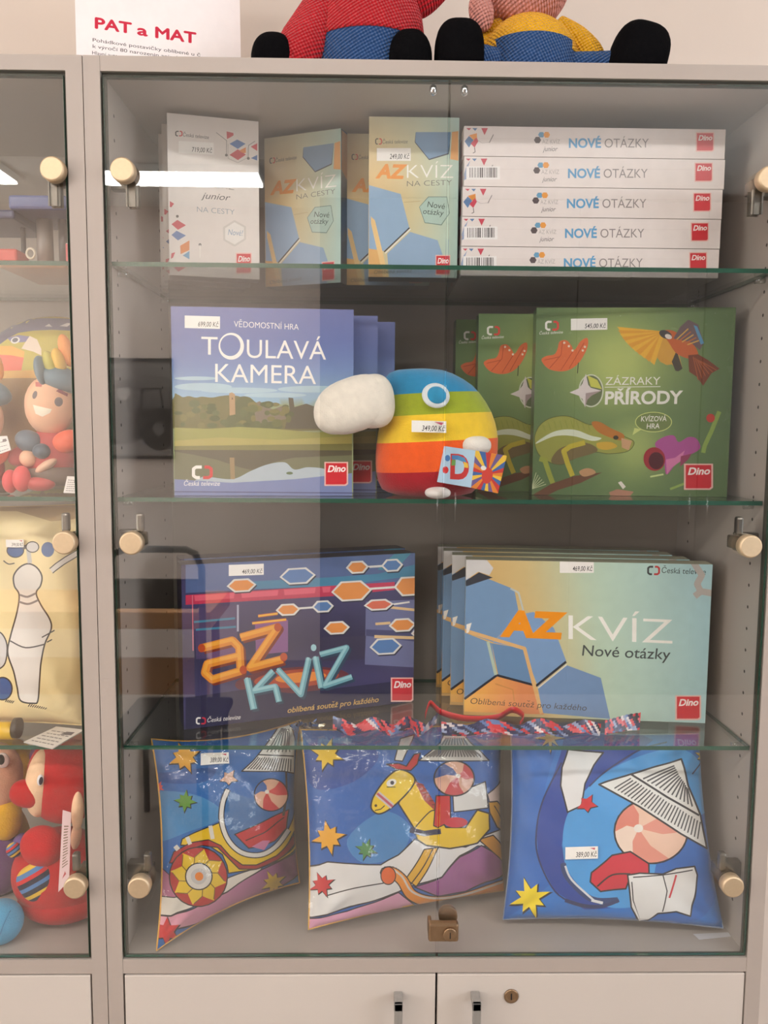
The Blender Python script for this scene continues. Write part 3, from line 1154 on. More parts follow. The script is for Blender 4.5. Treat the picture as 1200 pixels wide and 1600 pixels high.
# ---- shelf 2: travel quiz with the lake landscape
def lake_art(b):
    A = Art(b.w, b.h, b.rd).frame(250, 460, 2.667)
    sky = [(0, (150, 186, 208)), (.12, (150, 180, 208)), (.3, (122, 146, 190)), (.62, (104, 118, 172)), (1, (116, 122, 172))]
    y_h = A.pt((0, 450))[1]
    A.fill(lambda u, v: ramp(sky, (v - y_h) / (b.h - y_h)) if v > y_h else (150, 160, 120), grid=.02)
    for c, rx, ry in (((180, 385), 120, 16), ((330, 400), 160, 12), ((480, 420), 130, 10), ((640, 395), 150, 14), ((150, 350), 90, 8)):
        A.ell(c, rx, ry, (176, 202, 214))
    A.poly([(60, 425), (75, 418), (95, 428), (120, 424), (150, 430), (175, 426), (215, 430), (250, 424), (290, 420), (330, 425), (360, 440), (400, 452), (430, 460), (470, 490), (500, 500), (560, 510), (800, 500), (800, 560), (60, 560)], (112, 108, 62), sm=True)
    A.poly([(330, 430), (370, 428), (400, 450), (440, 470), (480, 520), (500, 560), (280, 560), (300, 480)], (92, 98, 56), sm=True)
    A.poly([(390, 455), (415, 445), (440, 462), (470, 480), (515, 462), (525, 520), (400, 540)], (130, 116, 100))
    A.poly([(535, 430), (555, 432), (560, 470), (610, 455), (650, 470), (700, 480), (800, 470), (800, 560), (520, 560), (540, 480)], (92, 86, 66))
    A.poly([(288, 412), (300, 408), (312, 416), (314, 500), (290, 505)], (180, 146, 106))
    A.rect(299, 430, 304, 438, (110, 84, 60))
    r = random.Random(3)
    for k in range(46):
        A.ell((70 + r.random() * 470, 455 + r.random() * 95), 9 + r.random() * 16, 8 + r.random() * 10, r.choice(((104, 108, 58), (84, 92, 50), (124, 118, 66), (96, 104, 62))), n=9)
    A.poly([(60, 555), (200, 560), (330, 552), (480, 560), (640, 575), (800, 570), (800, 660), (60, 660)], (158, 156, 84), sm=False)
    A.poly([(60, 610), (250, 596), (500, 606), (800, 590), (800, 628), (60, 632)], (176, 164, 92))
    A.poly([(60, 632), (800, 622), (800, 655), (60, 650)], (128, 124, 72))
    A.poly([(60, 650), (800, 652), (800, 790), (60, 790)], (112, 112, 82))
    A.poly([(60, 655), (140, 668), (240, 690), (330, 720), (400, 735), (470, 700), (560, 680), (800, 670), (800, 650), (60, 648)], (92, 86, 66), sm=False)
    A.poly([(180, 760), (300, 770), (380, 735), (450, 708), (520, 700), (560, 730), (620, 720), (700, 735), (700, 800), (180, 800)], (176, 188, 196), sm=True)
    A.poly([(290, 680), (310, 680), (312, 770), (294, 770)], (156, 130, 92))
    A.poly([(60, 770), (300, 785), (560, 770), (800, 745), (800, 860), (60, 860)], (124, 136, 180))
    A.ell((540, 745), 14, 6, (90, 110, 70))
    wh = (246, 240, 232)
    A.text('VĚDOMOSTNÍ HRA', (308, 135), (578, 148), 24, wh, bold=-.004)
    A.text('T', (172, 250), (240, 252), 74, wh)
    for k in range(40):
        a0, a1 = 2 * math.pi * k / 40, 2 * math.pi * (k + 1) / 40
        rin = lambda a: (42 - 5 * math.sin(a + .9), 44 - 5 * math.sin(a + .9))
        p = lambda a, s: (297 + (53 if s else rin(a)[0]) * math.cos(a), 216 + (56 if s else rin(a)[1]) * math.sin(a))
        A.polyuv([A.pt(q) for q in (p(a0, 1), p(a1, 1), p(a1, 0), p(a0, 0))], wh, nxt=(k == 0))
    A.text('ULAVÁ', (362, 264), (692, 272), 76, wh, bold=-.002)
    A.text('KAMERA', (230, 365), (650, 374), 76, wh, bold=-.002)
    broadcaster_mark(A, 133, 713, 220, 770, wh, (214, 60, 60))
    A.text('Česká televize', (100, 797), (250, 797), 19, wh, lean=.2)
    publisher_mark(A, 685, 698, 784, 798)
    A.line([(60, 822), (820, 828)], 5, (84, 88, 128))
    return A
lk = Box('board_game_box', 'blue board game box with a castle and lake landscape, frontmost, price sticker on it', 'board game', -.3770, .052, Z2, 3.5, .2530, .2625, .052, 'blue landscape games')
lk.lid((96, 108, 160), lake_art(lk), rim=(90, 100, 150))
price_label(lk.t, lk.mp, 103, 88, 250, 140, '699,00 Kč', lk.rd, lk.w, lk.h, (250, 460, 2.667), .0042, ty=4)
again(lk, 'board_game_box', 'blue landscape board game box directly behind the front one, white letter showing', -.3430, .128, Z2, 0)
again(lk, 'board_game_box', 'blue landscape board game box farthest back, only a dark strip showing', -.3155, .196, Z2, 0)

# ---- shelf 2: green nature quiz
def nature_art(b):
    A = Art(b.w, b.h, b.rd).frame(830, 480, 3.871)
    def bg(u, v):
        x, y = u / b.w, v / b.h
        d = math.hypot((x - .42) * 1.1, (y - .72) * 1.1)
        d2 = math.hypot((x - .52) * 1.3, (y - .26) * 1.2)
        k = max(math.exp(-(d / .30) ** 2), .75 * math.exp(-(d2 / .22) ** 2))
        return mixc((100, 124, 82), (186, 198, 116), k)
    A.fill(bg, grid=.012)
    broadcaster_mark(A, 84, 82, 168, 142, (240, 236, 228), (220, 70, 60))
    A.text('Česká televize', (50, 166), (192, 158), 17, (240, 236, 228), lean=.2)
    A.poly([(62, 322), (90, 296), (140, 285), (160, 250), (172, 208), (212, 200), (240, 228), (262, 258), (300, 205), (340, 188), (338, 248), (285, 340), (206, 386), (112, 376)], (224, 112, 66), sm=True)
    for l in (((110, 370), (180, 290), (190, 205)), ((180, 380), (250, 270)), ((230, 370), (320, 215)), ((80, 320), (170, 300))):
        A.line(l, 4, (176, 76, 48))
    for c in ((200, 215), (228, 236), (250, 262), (325, 240), (312, 262)):
        A.ell(c, 7, 7, (236, 214, 190))
    A.line([(285, 335), (280, 400)], 5, (60, 60, 40))
    for k in range(11):
        t = k / 10
        A.poly([(790 - 10 * t, 145 + 20 * t), (520 + 200 * t ** 1.6, 118 + 210 * t), (545 + 200 * t ** 1.6, 150 + 200 * t), (800, 185 + 10 * t)], ((236, 180, 62), (226, 160, 54))[k % 2])
    A.poly([(760, 300), (800, 180), (880, 230), (915, 372), (890, 385), (850, 345), (820, 350), (780, 330)], (214, 160, 66))
    A.poly([(850, 330), (880, 260), (915, 372), (890, 388), (872, 384)], (76, 68, 56))
    A.poly([(790, 150), (850, 140), (930, 185), (985, 230), (1010, 290), (960, 312), (880, 280), (830, 210)], (198, 100, 52), sm=True)
    A.poly([(860, 190), (900, 120), (950, 75), (1010, 105), (1045, 218), (1020, 260), (960, 210)], (112, 92, 96), sm=False)
    for k in range(5):
        A.line([(880 + 16 * k, 195 + 8 * k), (950 + 16 * k, 130 + 18 * k)], 7, ((216, 168, 80), (190, 110, 60))[k % 2])
    A.poly([(982, 108), (1004, 116), (1046, 218), (1026, 226)], (92, 148, 186))
    A.poly([(950, 290), (1010, 285), (1070, 320), (1140, 372), (1090, 400), (1040, 475), (1000, 420), (955, 390)], (126, 66, 44), sm=False)
    for k in range(6):
        A.line([(980 + 10 * k, 300 + 6 * k), (1010 + 22 * k, 440 - 12 * k)], 6, (168, 92, 54))
    A.ell((812, 165), 40, 24, (70, 66, 66), rot=.4)
    A.ell((830, 178), 22, 14, (226, 216, 206), rot=.4)
    wh = (240, 236, 226)
    A.ell((362, 505), 76, 100, (210, 214, 190), n=32)
    A.ell((362, 505), 68, 92, (106, 116, 82), n=32)
    A.poly([(340, 412), (400, 440), (428, 496), (360, 480)], (206, 204, 92))
    A.poly([(330, 402), (345, 470), (362, 488), (425, 505), (365, 535), (340, 560), (326, 608), (310, 555), (288, 535), (232, 516), (290, 490), (310, 462)], (226, 214, 212))
    A.poly([(326, 608), (340, 560), (365, 535), (425, 505), (330, 520)], (172, 152, 150))
    A.text('ZÁZRAKY', (448, 470), (782, 468), 46, wh, bold=0, lean=.05)
    A.line([(445, 484), (782, 480)], 4, wh)
    A.text('PŘÍRODY', (445, 586), (918, 582), 74, wh, bold=.028, lean=.05)
    A.frame(830, 630, 3.871)
    A.poly([(20, 210), (55, 130), (130, 86), (230, 80), (350, 130), (400, 116), (480, 160), (560, 200), (622, 235), (585, 290), (470, 306), (400, 296), (330, 305), (240, 345), (180, 372), (100, 352), (40, 300)], (158, 160, 78), sm=True, edge=(92, 96, 52), ew=4)
    A.poly([(180, 270), (330, 240), (400, 290), (250, 340), (180, 370), (120, 350)], (122, 106, 70), sm=True)
    A.poly([(30, 245), (60, 215), (150, 168), (260, 160), (360, 196), (425, 212), (370, 228), (250, 198), (140, 200)], (218, 224, 200), sm=True)
    for k in range(9):
        A.line([(70 + k * 34, 130 - 30 * math.sin(k * .38)), (84 + k * 34, 170 - 20 * math.sin(k * .38))], 6, (146, 152, 70))
    A.poly([(365, 118), (410, 112), (480, 150), (560, 190), (545, 225), (470, 205), (400, 170)], (186, 118, 52), sm=True)
    A.poly([(400, 240), (480, 235), (520, 262), (460, 282), (405, 272)], (210, 170, 62), sm=True)
    A.poly([(545, 210), (610, 228), (590, 285), (548, 268)], (206, 160, 120))
    A.ell((512, 208), 16, 13, (60, 54, 40))
    A.line([(325, 238), (235, 262), (196, 290), (222, 370), (250, 440)], 30, (196, 180, 64))
    A.line([(50, 335), (82, 345), (110, 430), (140, 510)], 30, (160, 168, 72))
    A.poly([(0, 560), (120, 488), (260, 440), (430, 418), (300, 482), (160, 526), (60, 575)], (112, 76, 56))
    A.poly([(290, 415), (330, 394), (372, 400), (388, 424), (320, 444)], (196, 150, 110), sm=True)
    for k in range(6):
        A.line([(0, 520), (30 + 12 * k, 420 + 14 * k)], 4, (206, 214, 170))
    A.ell((740, 114), 112, 62, (206, 214, 130), n=30)
    A.poly([(625, 150), (612, 194), (668, 158)], (206, 214, 130))
    A.ell((740, 114), 107, 57, (118, 134, 78), n=30)
    A.text('KVÍZOVÁ', (664, 110), (818, 108), 30, wh, bold=.01, lean=.1)
    A.text('HRA', (698, 154), (776, 152), 30, wh, bold=.01, lean=.1)
    A.poly([(748, 250), (800, 205), (862, 195), (892, 235), (950, 205), (1000, 215), (1022, 272), (960, 312), (900, 330), (820, 432), (800, 330)], (176, 84, 150), sm=True)
    A.poly([(820, 432), (815, 340), (870, 330), (930, 285), (905, 350), (850, 390)], (214, 126, 170))
    A.poly([(905, 320), (970, 305), (950, 340), (900, 385)], (150, 60, 96))
    A.ell((745, 338), 66, 72, (158, 44, 52), rot=-.2)
    A.ell((756, 348), 46, 52, (84, 26, 36))
    A.line([(720, 445), (800, 430)], 10, (206, 220, 150))
    A.line([(1138, 50), (1090, 170), (1050, 255), (1040, 300)], 26, (146, 172, 84))
    A.ell((1085, 90), 26, 26, (200, 66, 56))
    A.line([(840, 520), (930, 485)], 14, (150, 176, 92))
    A.poly([(525, 480), (545, 472), (572, 505), (555, 520)], (236, 226, 214))
    A.poly([(470, 540), (520, 520), (620, 535), (600, 560), (480, 560)], (186, 134, 110))
    publisher_mark(A, 924, 366, 1100, 524)
    return A
nt_ = Box('board_game_box', 'green board game box with parrot, chameleon and flower, frontmost, price sticker on it', 'board game', .1420, .110, Z2, -4.5, .2845, .2740, .050, 'green nature games')
nt_.lid((62, 88, 52), nature_art(nt_), rim=(52, 74, 46))
price_label(nt_.t, nt_.mp, 240, 70, 460, 140, '545,00 Kč', nt_.rd, nt_.w, nt_.h, (830, 480, 3.871), .0062, ty=-4)
# creases of the clear wrapping along the upper and right edges
g = G()
r = random.Random(8)
for k in range(46):
    x = .10 + .18 * r.random() if k < 34 else .268 + .014 * r.random()
    z = .2725 - .012 * r.random() if k < 34 else .10 + .16 * r.random()
    L = .006 + .006 * r.random()
    ang = math.radians(50 + 25 * r.random())
    g.tube([(x, -.0010, z - L * math.sin(ang)), (x + L * .5 * math.cos(ang), -.0014, z - L * .5 * math.sin(ang)), (x + L * math.cos(ang), -.0010, z)], [.0001, .0004, .0001], seg=6)
g.box((.0004, -.0009, .0006), (.2842, -.0007, .2737))
g.build('clear_wrap', glassmat('wrap_film', (.97, .97, .97), ior=1.35, extra=.01, bump=.35, bscale=30, rough=.08), nt_.t)
again(nt_, 'board_game_box', 'green nature board game box second from the front, partly covered by the front one', .0660, .176, Z2, -2, drop=('price_sticker', 'clear_wrap'))
again(nt_, 'board_game_box', 'green nature board game box farthest back behind the plush bird', .0380, .245, Z2, 0, drop=('price_sticker', 'clear_wrap'))

# ---- shelf 3: dark quiz game
def dark_quiz_art(b):
    A = Art(b.w, b.h, b.rd).frame(270, 830, 3.0)
    A.fill(lambda u, v: mixc((44, 42, 78), (66, 62, 104), .5 + .5 * math.sin(v * 40)), grid=.03)
    A.poly([(60, 145), (460, 120), (1160, 95), (1160, 235), (700, 258), (60, 290)], (84, 104, 150))
    A.poly([(380, 235), (760, 215), (960, 200), (1160, 150), (1160, 205), (760, 258), (380, 270)], (66, 132, 166))
    A.poly([(960, 180), (1050, 95), (1125, 95), (1040, 185)], (70, 140, 165))
    A.poly([(60, 300), (740, 256), (1040, 238), (1040, 275), (740, 305), (60, 345)], (196, 52, 86))
    for x0, x1 in ((100, 290), (320, 495), (520, 670), (700, 740)):
        y0 = 300 - (x0 - 60) * .065
        y1 = 300 - (x1 - 60) * .065
        A.poly([(x0, y0 + 4), (x1, y1 + 4), (x1 - 4, y1 + 30), (x0 + 4, y0 + 30)], (224, 92, 116))
    A.poly([(95, 360), (300, 348), (305, 590), (110, 600)], (78, 64, 104))
    A.poly([(385, 430), (540, 415), (540, 565), (390, 580)], (136, 88, 140))
    A.poly([(160, 520), (300, 500), (300, 600), (165, 610)], (110, 76, 120))
    A.poly([(905, 330), (1160, 320), (1160, 640), (900, 625)], (108, 112, 152))
    A.poly([(905, 460), (1160, 470), (1160, 520), (905, 490)], (70, 72, 112))
    A.poly([(660, 500), (905, 490), (900, 600), (700, 610)], (52, 48, 78))
    A.line([(305, 345), (305, 470)], 9, (176, 176, 196))
    A.line([(92, 300), (95, 560)], 5, (206, 110, 130))
    for pts in (((100, 426), (292, 408)), ((108, 462), (296, 448))):
        A.line(pts, 10, (64, 132, 160))
    A.ell((560, 700), 270, 62, (104, 44, 56), rot=-.08)
    A.ell((580, 690), 200, 42, (176, 74, 52), rot=-.08)
    A.ell((600, 685), 120, 24, (232, 140, 60), rot=-.08)
    A.poly([(60, 780), (350, 740), (560, 760), (1160, 690), (1160, 840), (60, 960)], (40, 38, 72))
    og, bl, wh = (232, 146, 72), (86, 126, 180), (226, 222, 216)
    for pts, wd in ((((590, 362), (660, 357)), 9), (((908, 168), (985, 163)), 10), (((925, 270), (1045, 262)), 10), (((950, 435), (1020, 430)), 12), (((945, 494), (1135, 500)), 14), (((1000, 355), (1160, 372)), 12), (((1020, 345), (1110, 332)), 8)):
        A.line(pts, wd, wh if wd < 12 else (226, 190, 140))
    for c, rx, ry, col in (((322, 254), 70, 36, og), ((585, 210), 85, 44, bl), ((865, 169), 54, 34, og), ((1028, 160), 52, 34, bl), ((838, 280), 96, 54, og),
                           ((1108, 258), 72, 52, og), ((965, 345), 70, 30, (222, 110, 84)), ((540, 368), 58, 32, og), ((703, 353), 52, 32, bl), ((768, 453), 62, 35, og),
                           ((1076, 440), 64, 36, og), ((998, 540), 76, 44, bl), ((1150, 478), 34, 20, (222, 110, 84))):
        A.ell((c[0] + 4, c[1] + 6), rx, ry, (40, 40, 60), n=6, rot=-.06)
        A.ell(c, rx, ry, wh, n=6, rot=-.06)
        A.ell(c, rx - 11, ry - 9, col, n=6, rot=-.06)
    for pts in (((400, 398), (492, 386)), ((372, 432), (532, 414))):
        A.line(pts, 13, (228, 120, 50))
        A.line(pts[1:] + (pts[0],), 6, (240, 196, 70))
    def neon(pts, wd, dark, mid, lite, off=(10, 10)):
        A.line([(x + off[0], y + off[1]) for x, y in pts], wd, dark)
        A.line(pts, wd, mid)
        A.line([(x - wd * .08, y - wd * .12) for x, y in pts], wd * .45, lite)
    O = ((126, 46, 22), (226, 138, 40), (240, 168, 62))
    neon([(135, 548), (280, 512), (312, 545), (318, 655), (185, 695), (150, 665), (162, 622), (310, 585)], 38, *O)
    neon([(318, 498), (492, 450), (362, 640), (515, 600)], 38, *O)
    for c in ((135, 548), (492, 450), (330, 650), (520, 590)):
        A.ell(c, 17, 20, (186, 72, 30))
    T = ((40, 70, 92), (118, 172, 184), (160, 206, 212))
    neon([(348, 690), (380, 835)], 32, *T)
    neon([(470, 655), (382, 748), (480, 728), (498, 800)], 28, *T)
    neon([(492, 648), (600, 765), (638, 595)], 28, *T)
    neon([(668, 590), (697, 735)], 30, *T)
    neon([(690, 578), (815, 545), (712, 725), (840, 682)], 26, *T)
    A.ell((660, 546), 13, 16, T[2])
    A.text('oblíbená soutěž pro každého', (538, 852), (965, 800), 25, (214, 172, 96), bold=.012, lean=.2)
    broadcaster_mark(A, 108, 872, 156, 906, (236, 230, 226), (200, 50, 70))
    A.text('Česká televize', (162, 896), (318, 880), 20, (236, 230, 226), lean=.25)
    publisher_mark(A, 1022, 686, 1128, 800)
    return A
dq = Box('board_game_box', 'dark purple board game box with orange and blue hexagons and neon letters', 'board game', -.3760, .083, Z3, 20.5, .3735, .2490, .050, 'dark quiz games')
dq.lid((40, 36, 62), dark_quiz_art(dq), rim=(34, 30, 50))
price_label(dq.t, dq.mp, 262, 158, 426, 210, '469,00 Kč', dq.rd, dq.w, dq.h, (270, 830, 3.0), .0046, ty=-6)
again(dq, 'board_game_box', 'dark board game box hidden behind the purple one, only its edges showing', -.3900, .137, Z3, 20.5)

# ---- shelf 3: light quiz game
def light_quiz_art(b):
    A = Art(b.w, b.h, b.rd).frame(650, 830, 2.182)
    A.fill(lambda u, v: ramp([(0, (214, 168, 100)), (.3, (212, 186, 130)), (.55, (192, 212, 188)), (1, (178, 214, 220))], u / b.w + .12 * (v / b.h - .5)), grid=.03)
    b1, b2 = (118, 150, 186), (128, 160, 200)
    A.poly([(165, 165), (215, 150), (335, 198), (352, 285), (262, 378), (165, 342)], b1)
    A.poly([(352, 285), (400, 275), (470, 330), (512, 442), (415, 530), (368, 400), (262, 380)], b2)
    A.poly([(258, 382), (368, 400), (408, 528), (280, 488)], (108, 142, 180))
    A.poly([(165, 345), (258, 382), (275, 490), (165, 572)], (120, 150, 184))
    A.poly([(165, 575), (275, 494), (408, 530), (436, 625), (165, 615)], lambda u, v: mixc((244, 186, 90), (222, 140, 90), u / .09), grid=.02)
    A.line([(270, 520), (330, 540), (335, 580)], 4, (206, 140, 76))
    A.poly([(415, 532), (512, 456), (630, 500), (662, 640), (432, 620)], (122, 150, 188))
    A.line([(165, 572), (276, 491), (410, 527), (512, 445)], 8, (44, 46, 58))
    A.line([(416, 535), (514, 455)], 4, (226, 222, 206))
    A.line([(165, 338), (370, 400), (428, 622)], 12, (226, 178, 118))
    A.line([(245, 376), (272, 490)], 10, (182, 196, 176))
    A.line([(322, 195), (350, 210), (368, 280)], 6, (190, 196, 190))
    A.poly([(172, 318), (190, 312), (180, 345), (172, 348)], (240, 232, 222))
    A.poly([(165, 172), (215, 140), (262, 158), (172, 188)], (58, 60, 68))
    A.poly([(165, 76), (225, 78), (264, 126), (250, 150), (212, 138), (168, 168)], (212, 208, 206))
    A.text('AZ', (286, 354), (516, 364), 80, (244, 150, 24), bold=.055, lean=.12)
    A.text('KVÍZ', (520, 368), (874, 384), 82, (248, 244, 236), bold=-.006)
    A.text('Nové otázky', (566, 424), (868, 438), 36, (70, 76, 74), bold=.004, lean=.1)
    A.text('Oblíbená soutěž pro každého', (186, 588), (582, 612), 20, (80, 70, 56), bold=-.004, lean=.2)
    broadcaster_mark(A, 788, 118, 832, 150, (60, 60, 62), (196, 60, 60))
    A.text('Česká televize', (838, 142), (988, 148), 19, (64, 66, 66), lean=.15)
    lil = (190, 182, 176)
    A.line([(945, 105), (975, 150), (958, 180), (972, 208)], 22, lil)
    A.line([(950, 222), (972, 205), (1010, 212)], 22, lil)
    publisher_mark(A, 884, 560, 972, 644)
    return A
lq = Box('board_game_box', 'pale green and yellow board game box with orange letters, frontmost, price sticker on it', 'board game', .0500, .1500, Z3, -5.5, .3725, .2485, .043, 'pale quiz games')
lq.lid((190, 188, 160), light_quiz_art(lq), rim=(110, 100, 80))
price_label(lq.t, lq.mp, 490, 100, 606, 142, '469,00 Kč', lq.rd, lq.w, lq.h, (650, 830, 2.182), .0032)
LQ = ['pale quiz board game box second from the front, blue and orange strip showing',
      'pale quiz board game box third from the front, narrow strip showing',
      'pale quiz board game box at the back of its row, thin edge showing']
for k, (dx, y) in enumerate(((.0330, .1970), (.0225, .2440), (.0175, .2910))):
    again(lq, 'board_game_box', LQ[k], dx, y, Z3, -5.5)

# ------------------------------------------------------------------ cushions
class Cushion:
    """soft square cushion spanned by four corners, bulging to both sides"""
    def __init__(s, name, label, cat, bl, br, tr, tl, T, pinch=.03, group=None, wr=.0022, seed=0, pw=.42, Tb=None):
        s.c = [Vector(p) for p in (bl, br, tr, tl)]
        s.T, s.pinch, s.wr, s.pw = T, pinch, wr, pw
        s.Tb = T if Tb is None else Tb
        s.w = ((s.c[1] - s.c[0]).length + (s.c[2] - s.c[3]).length) / 2
        s.h = ((s.c[3] - s.c[0]).length + (s.c[2] - s.c[1]).length) / 2
        s.N = (s.c[1] - s.c[0]).cross(s.c[3] - s.c[0]).normalized()      # toward the viewer
        s.r = random.Random(seed)
        s.ph = [(s.r.uniform(2, 6), s.r.uniform(2, 6), s.r.uniform(0, 6.28)) for _ in range(5)]
        base = (s.c[0] + s.c[1]) / 2
        s.t = thing(name, label, cat, (base.x, base.y, min(s.c[0].z, s.c[1].z)), 0, group)

    def surf(s, u, v, side=1):
        U, V = u / s.w, v / s.h
        a, b = 2 * U - 1, 2 * V - 1
        Ud = U - s.pinch * math.copysign(abs(a) ** 3, a) * (1 - b * b)
        Vd = V - s.pinch * math.copysign(abs(b) ** 3, b) * (1 - a * a)
        p = (s.c[0] * (1 - Ud) + s.c[1] * Ud) * (1 - Vd) + (s.c[3] * (1 - Ud) + s.c[2] * Ud) * Vd
        e = max(0.0, (1 - abs(a) ** 2.4) * (1 - abs(b) ** 2.4))
        k = e ** s.pw
        w = 0
        for fu, fv, ph in s.ph:
            w += math.sin(fu * a * 2 + fv * b * 2 + ph)
        d = math.hypot(1 - abs(a), 1 - abs(b))                        # folds running in from the corners
        ang = math.atan2(1 - abs(b), 1 - abs(a) + 1e-6)
        w2 = math.sin(ang * 9 + s.ph[0][2]) * math.exp(-((d - .25) / .22) ** 2) * 2.2
        T = s.T if side > 0 else s.Tb
        return p + s.N * side * (T * k + (s.wr * (w * .5 + w2)) * min(1, e * 3))

    def nrm(s, u, v, side=1):
        h = .002
        uu, vv = min(max(u, h), s.w - h), min(max(v, h), s.h - h)
        n = (s.surf(uu + h, vv, side) - s.surf(uu - h, vv, side)).cross(s.surf(uu, vv + h, side) - s.surf(uu, vv - h, side))
        n = n * side
        return n.normalized() if n.length > 1e-12 else s.N * side

    def rd(s, px, py):
        """photo reading of the printed cloth -> cloth coordinates"""
        d = ray(px, py).normalized()
        k = (s.c[0] + s.N * s.T * .6 - CAM).dot(s.N) / d.dot(s.N)
        q = CAM + d * k
        e1, e2 = s.c[1] - s.c[0], s.c[3] - s.c[0]
        u = (q - s.c[0]).dot(e1) / e1.length_squared * s.w
        v = (q - s.c[0]).dot(e2) / e2.length_squared * s.h
        X = d.cross(Vector((0, 0, 1))).normalized()
        Y = X.cross(d)
        for _ in range(14):
            cu, cv = min(max(u, -.01), s.w + .01), min(max(v, -.01), s.h + .01)
            f = s.surf(cu, cv) - CAM
            r0 = (f.dot(X), f.dot(Y))
            hh = .0015
            fu = (s.surf(cu + hh, cv) - s.surf(cu - hh, cv)) / (2 * hh)
            fv = (s.surf(cu, cv + hh) - s.surf(cu, cv - hh)) / (2 * hh)
            a, b, c, e = fu.dot(X), fv.dot(X), fu.dot(Y), fv.dot(Y)
            # work with offsets scaled to the ray
            depth = f.dot(d)
            det = a * e - b * c
            if abs(det) < 1e-6:
                break
            du, dv = (e * r0[0] - b * r0[1]) / det, (a * r0[1] - c * r0[0]) / det
            u, v = cu - .8 * du, cv - .8 * dv
            u, v = min(max(u, -.04), s.w + .04), min(max(v, -.04), s.h + .04)
        return (u, v)

    def build(s, base_col, art=None, back_col=None, piping=None, m=None, name='printed_cover', cell=.012, extra=None):
        g = G()
        nu = nv = 30
        for side, col in ((1, base_col), (-1, back_col or base_col)):
            if side == 1 and art:
                continue
            row = []
            for j in range(nv + 1):
                for i in range(nu + 1):
                    u, v = s.w * i / nu, s.h * j / nv
                    row.append(g.vert(s.surf(u, v, side), s.nrm(u, v, side)))
            for j in range(nv):
                for i in range(nu):
                    q = [row[j * (nu + 1) + i], row[j * (nu + 1) + i + 1], row[(j + 1) * (nu + 1) + i + 1], row[(j + 1) * (nu + 1) + i]]
                    g.face(q if side > 0 else q[::-1], 0, col, True)
        if art:
            art.emit(g, lambda u, v: (s.surf(u, v), s.nrm(u, v)), 0, cell=cell, ground=base_col)
        o = wb(g, name, m or SATIN, s.t)
        if piping:
            g = G()
            n = 40
            pts = [s.surf(s.w * k / n, 0) for k in range(n)] + [s.surf(s.w, s.h * k / n) for k in range(n)] + \
                  [s.surf(s.w * (1 - k / n), s.h) for k in range(n)] + [s.surf(0, s.h * (1 - k / n)) for k in range(n)]
            g.tube(pts, .0013, 0, piping, seg=8, closed=True)
            wb(g, 'piping', m or SATIN, s.t)
        return o

    def sticker(s, fr, x0, y0, x1, y1, price, ty=0, off=.004):
        g = G()
        A = Art(s.w, s.h, s.rd).frame(*fr)
        A.poly([(x0, y0), (x1, y0 + ty), (x1, y1 + ty), (x0, y1)], (244, 238, 232))
        hh = y1 - y0
        A.text(price, (x0 + (x1 - x0) * .32, y1 - hh * .16 + ty * .3), (x1 - (x1 - x0) * .03, y1 - hh * .16 + ty), hh * .40, (50, 46, 46), bold=.01, lean=.15)
        A.poly([(x1 - (x1 - x0) * .25, y0 + hh * .12 + ty * .8), (x1 - (x1 - x0) * .08, y0 + hh * .12 + ty), (x1 - (x1 - x0) * .1, y0 + hh * .3 + ty)], (200, 80, 100))
        A.emit(g, lambda u, v: (s.surf(u, v), s.nrm(u, v)), 0, cell=.012, base=off)
        return wb(g, 'price_sticker', STICKER, s.t)

    def bag(s, grow=.005, puff=.007, amp=.004, seed=1):
        """clear bag around the cushion"""
        g = G()
        nu = nv = 44
        r = random.Random(seed)
        ph = [(r.uniform(3, 14), r.uniform(3, 14), r.uniform(0, 6.28)) for _ in range(6)]
        row = []
        for j in range(nv + 1):
            for i in range(nu + 1):
                U, V = i / nu, j / nv
                p = s.surf(s.w * U, s.h * V)
                c = (s.c[0] + s.c[1] + s.c[2] + s.c[3]) / 4
                d = p - c
                d -= s.N * d.dot(s.N)
                wv = sum(math.sin(a * U * 2 + b * V * 2 + q) for a, b, q in ph) / 3
                e = max(abs(2 * U - 1), abs(2 * V - 1)) ** 6
                row.append(g.vert(p + d * (grow / max(d.length, .05)) * e + s.N * (puff + amp * wv)))
        for j in range(nv):
            for i in range(nu):
                g.face([row[j * (nu + 1) + i], row[j * (nu + 1) + i + 1], row[(j + 1) * (nu + 1) + i + 1], row[(j + 1) * (nu + 1) + i]], 0, None, True)
        return wb(g, 'clear_bag', FILM, s.t)

def ball_print(A, c, rx, ry, cols, pole=(-.25, -.2), n=6):
    """plain beach ball: coloured wedges meeting at a pole"""
    A.ell(c, rx + 8, ry + 8, INK)
    px, py = c[0] + pole[0] * rx, c[1] + pole[1] * ry
    for k in range(n):
        a0, a1 = 2 * math.pi * k / n, 2 * math.pi * (k + 1) / n
        rim = [(c[0] + rx * math.cos(a0 + (a1 - a0) * j / 6), c[1] + ry * math.sin(a0 + (a1 - a0) * j / 6)) for j in range(7)]
        bow = lambda a, s: (px + (c[0] + rx * math.cos(a) - px) * .5 - s * ry * .12 * math.sin(a), py + (c[1] + ry * math.sin(a) - py) * .5 + s * rx * .12 * math.cos(a))
        A.poly([(px, py), bow(a0, 1)] + rim + [bow(a1, 1)], cols[k % len(cols)])
    A.ell((px, py), rx * .13, ry * .13, (236, 226, 216))

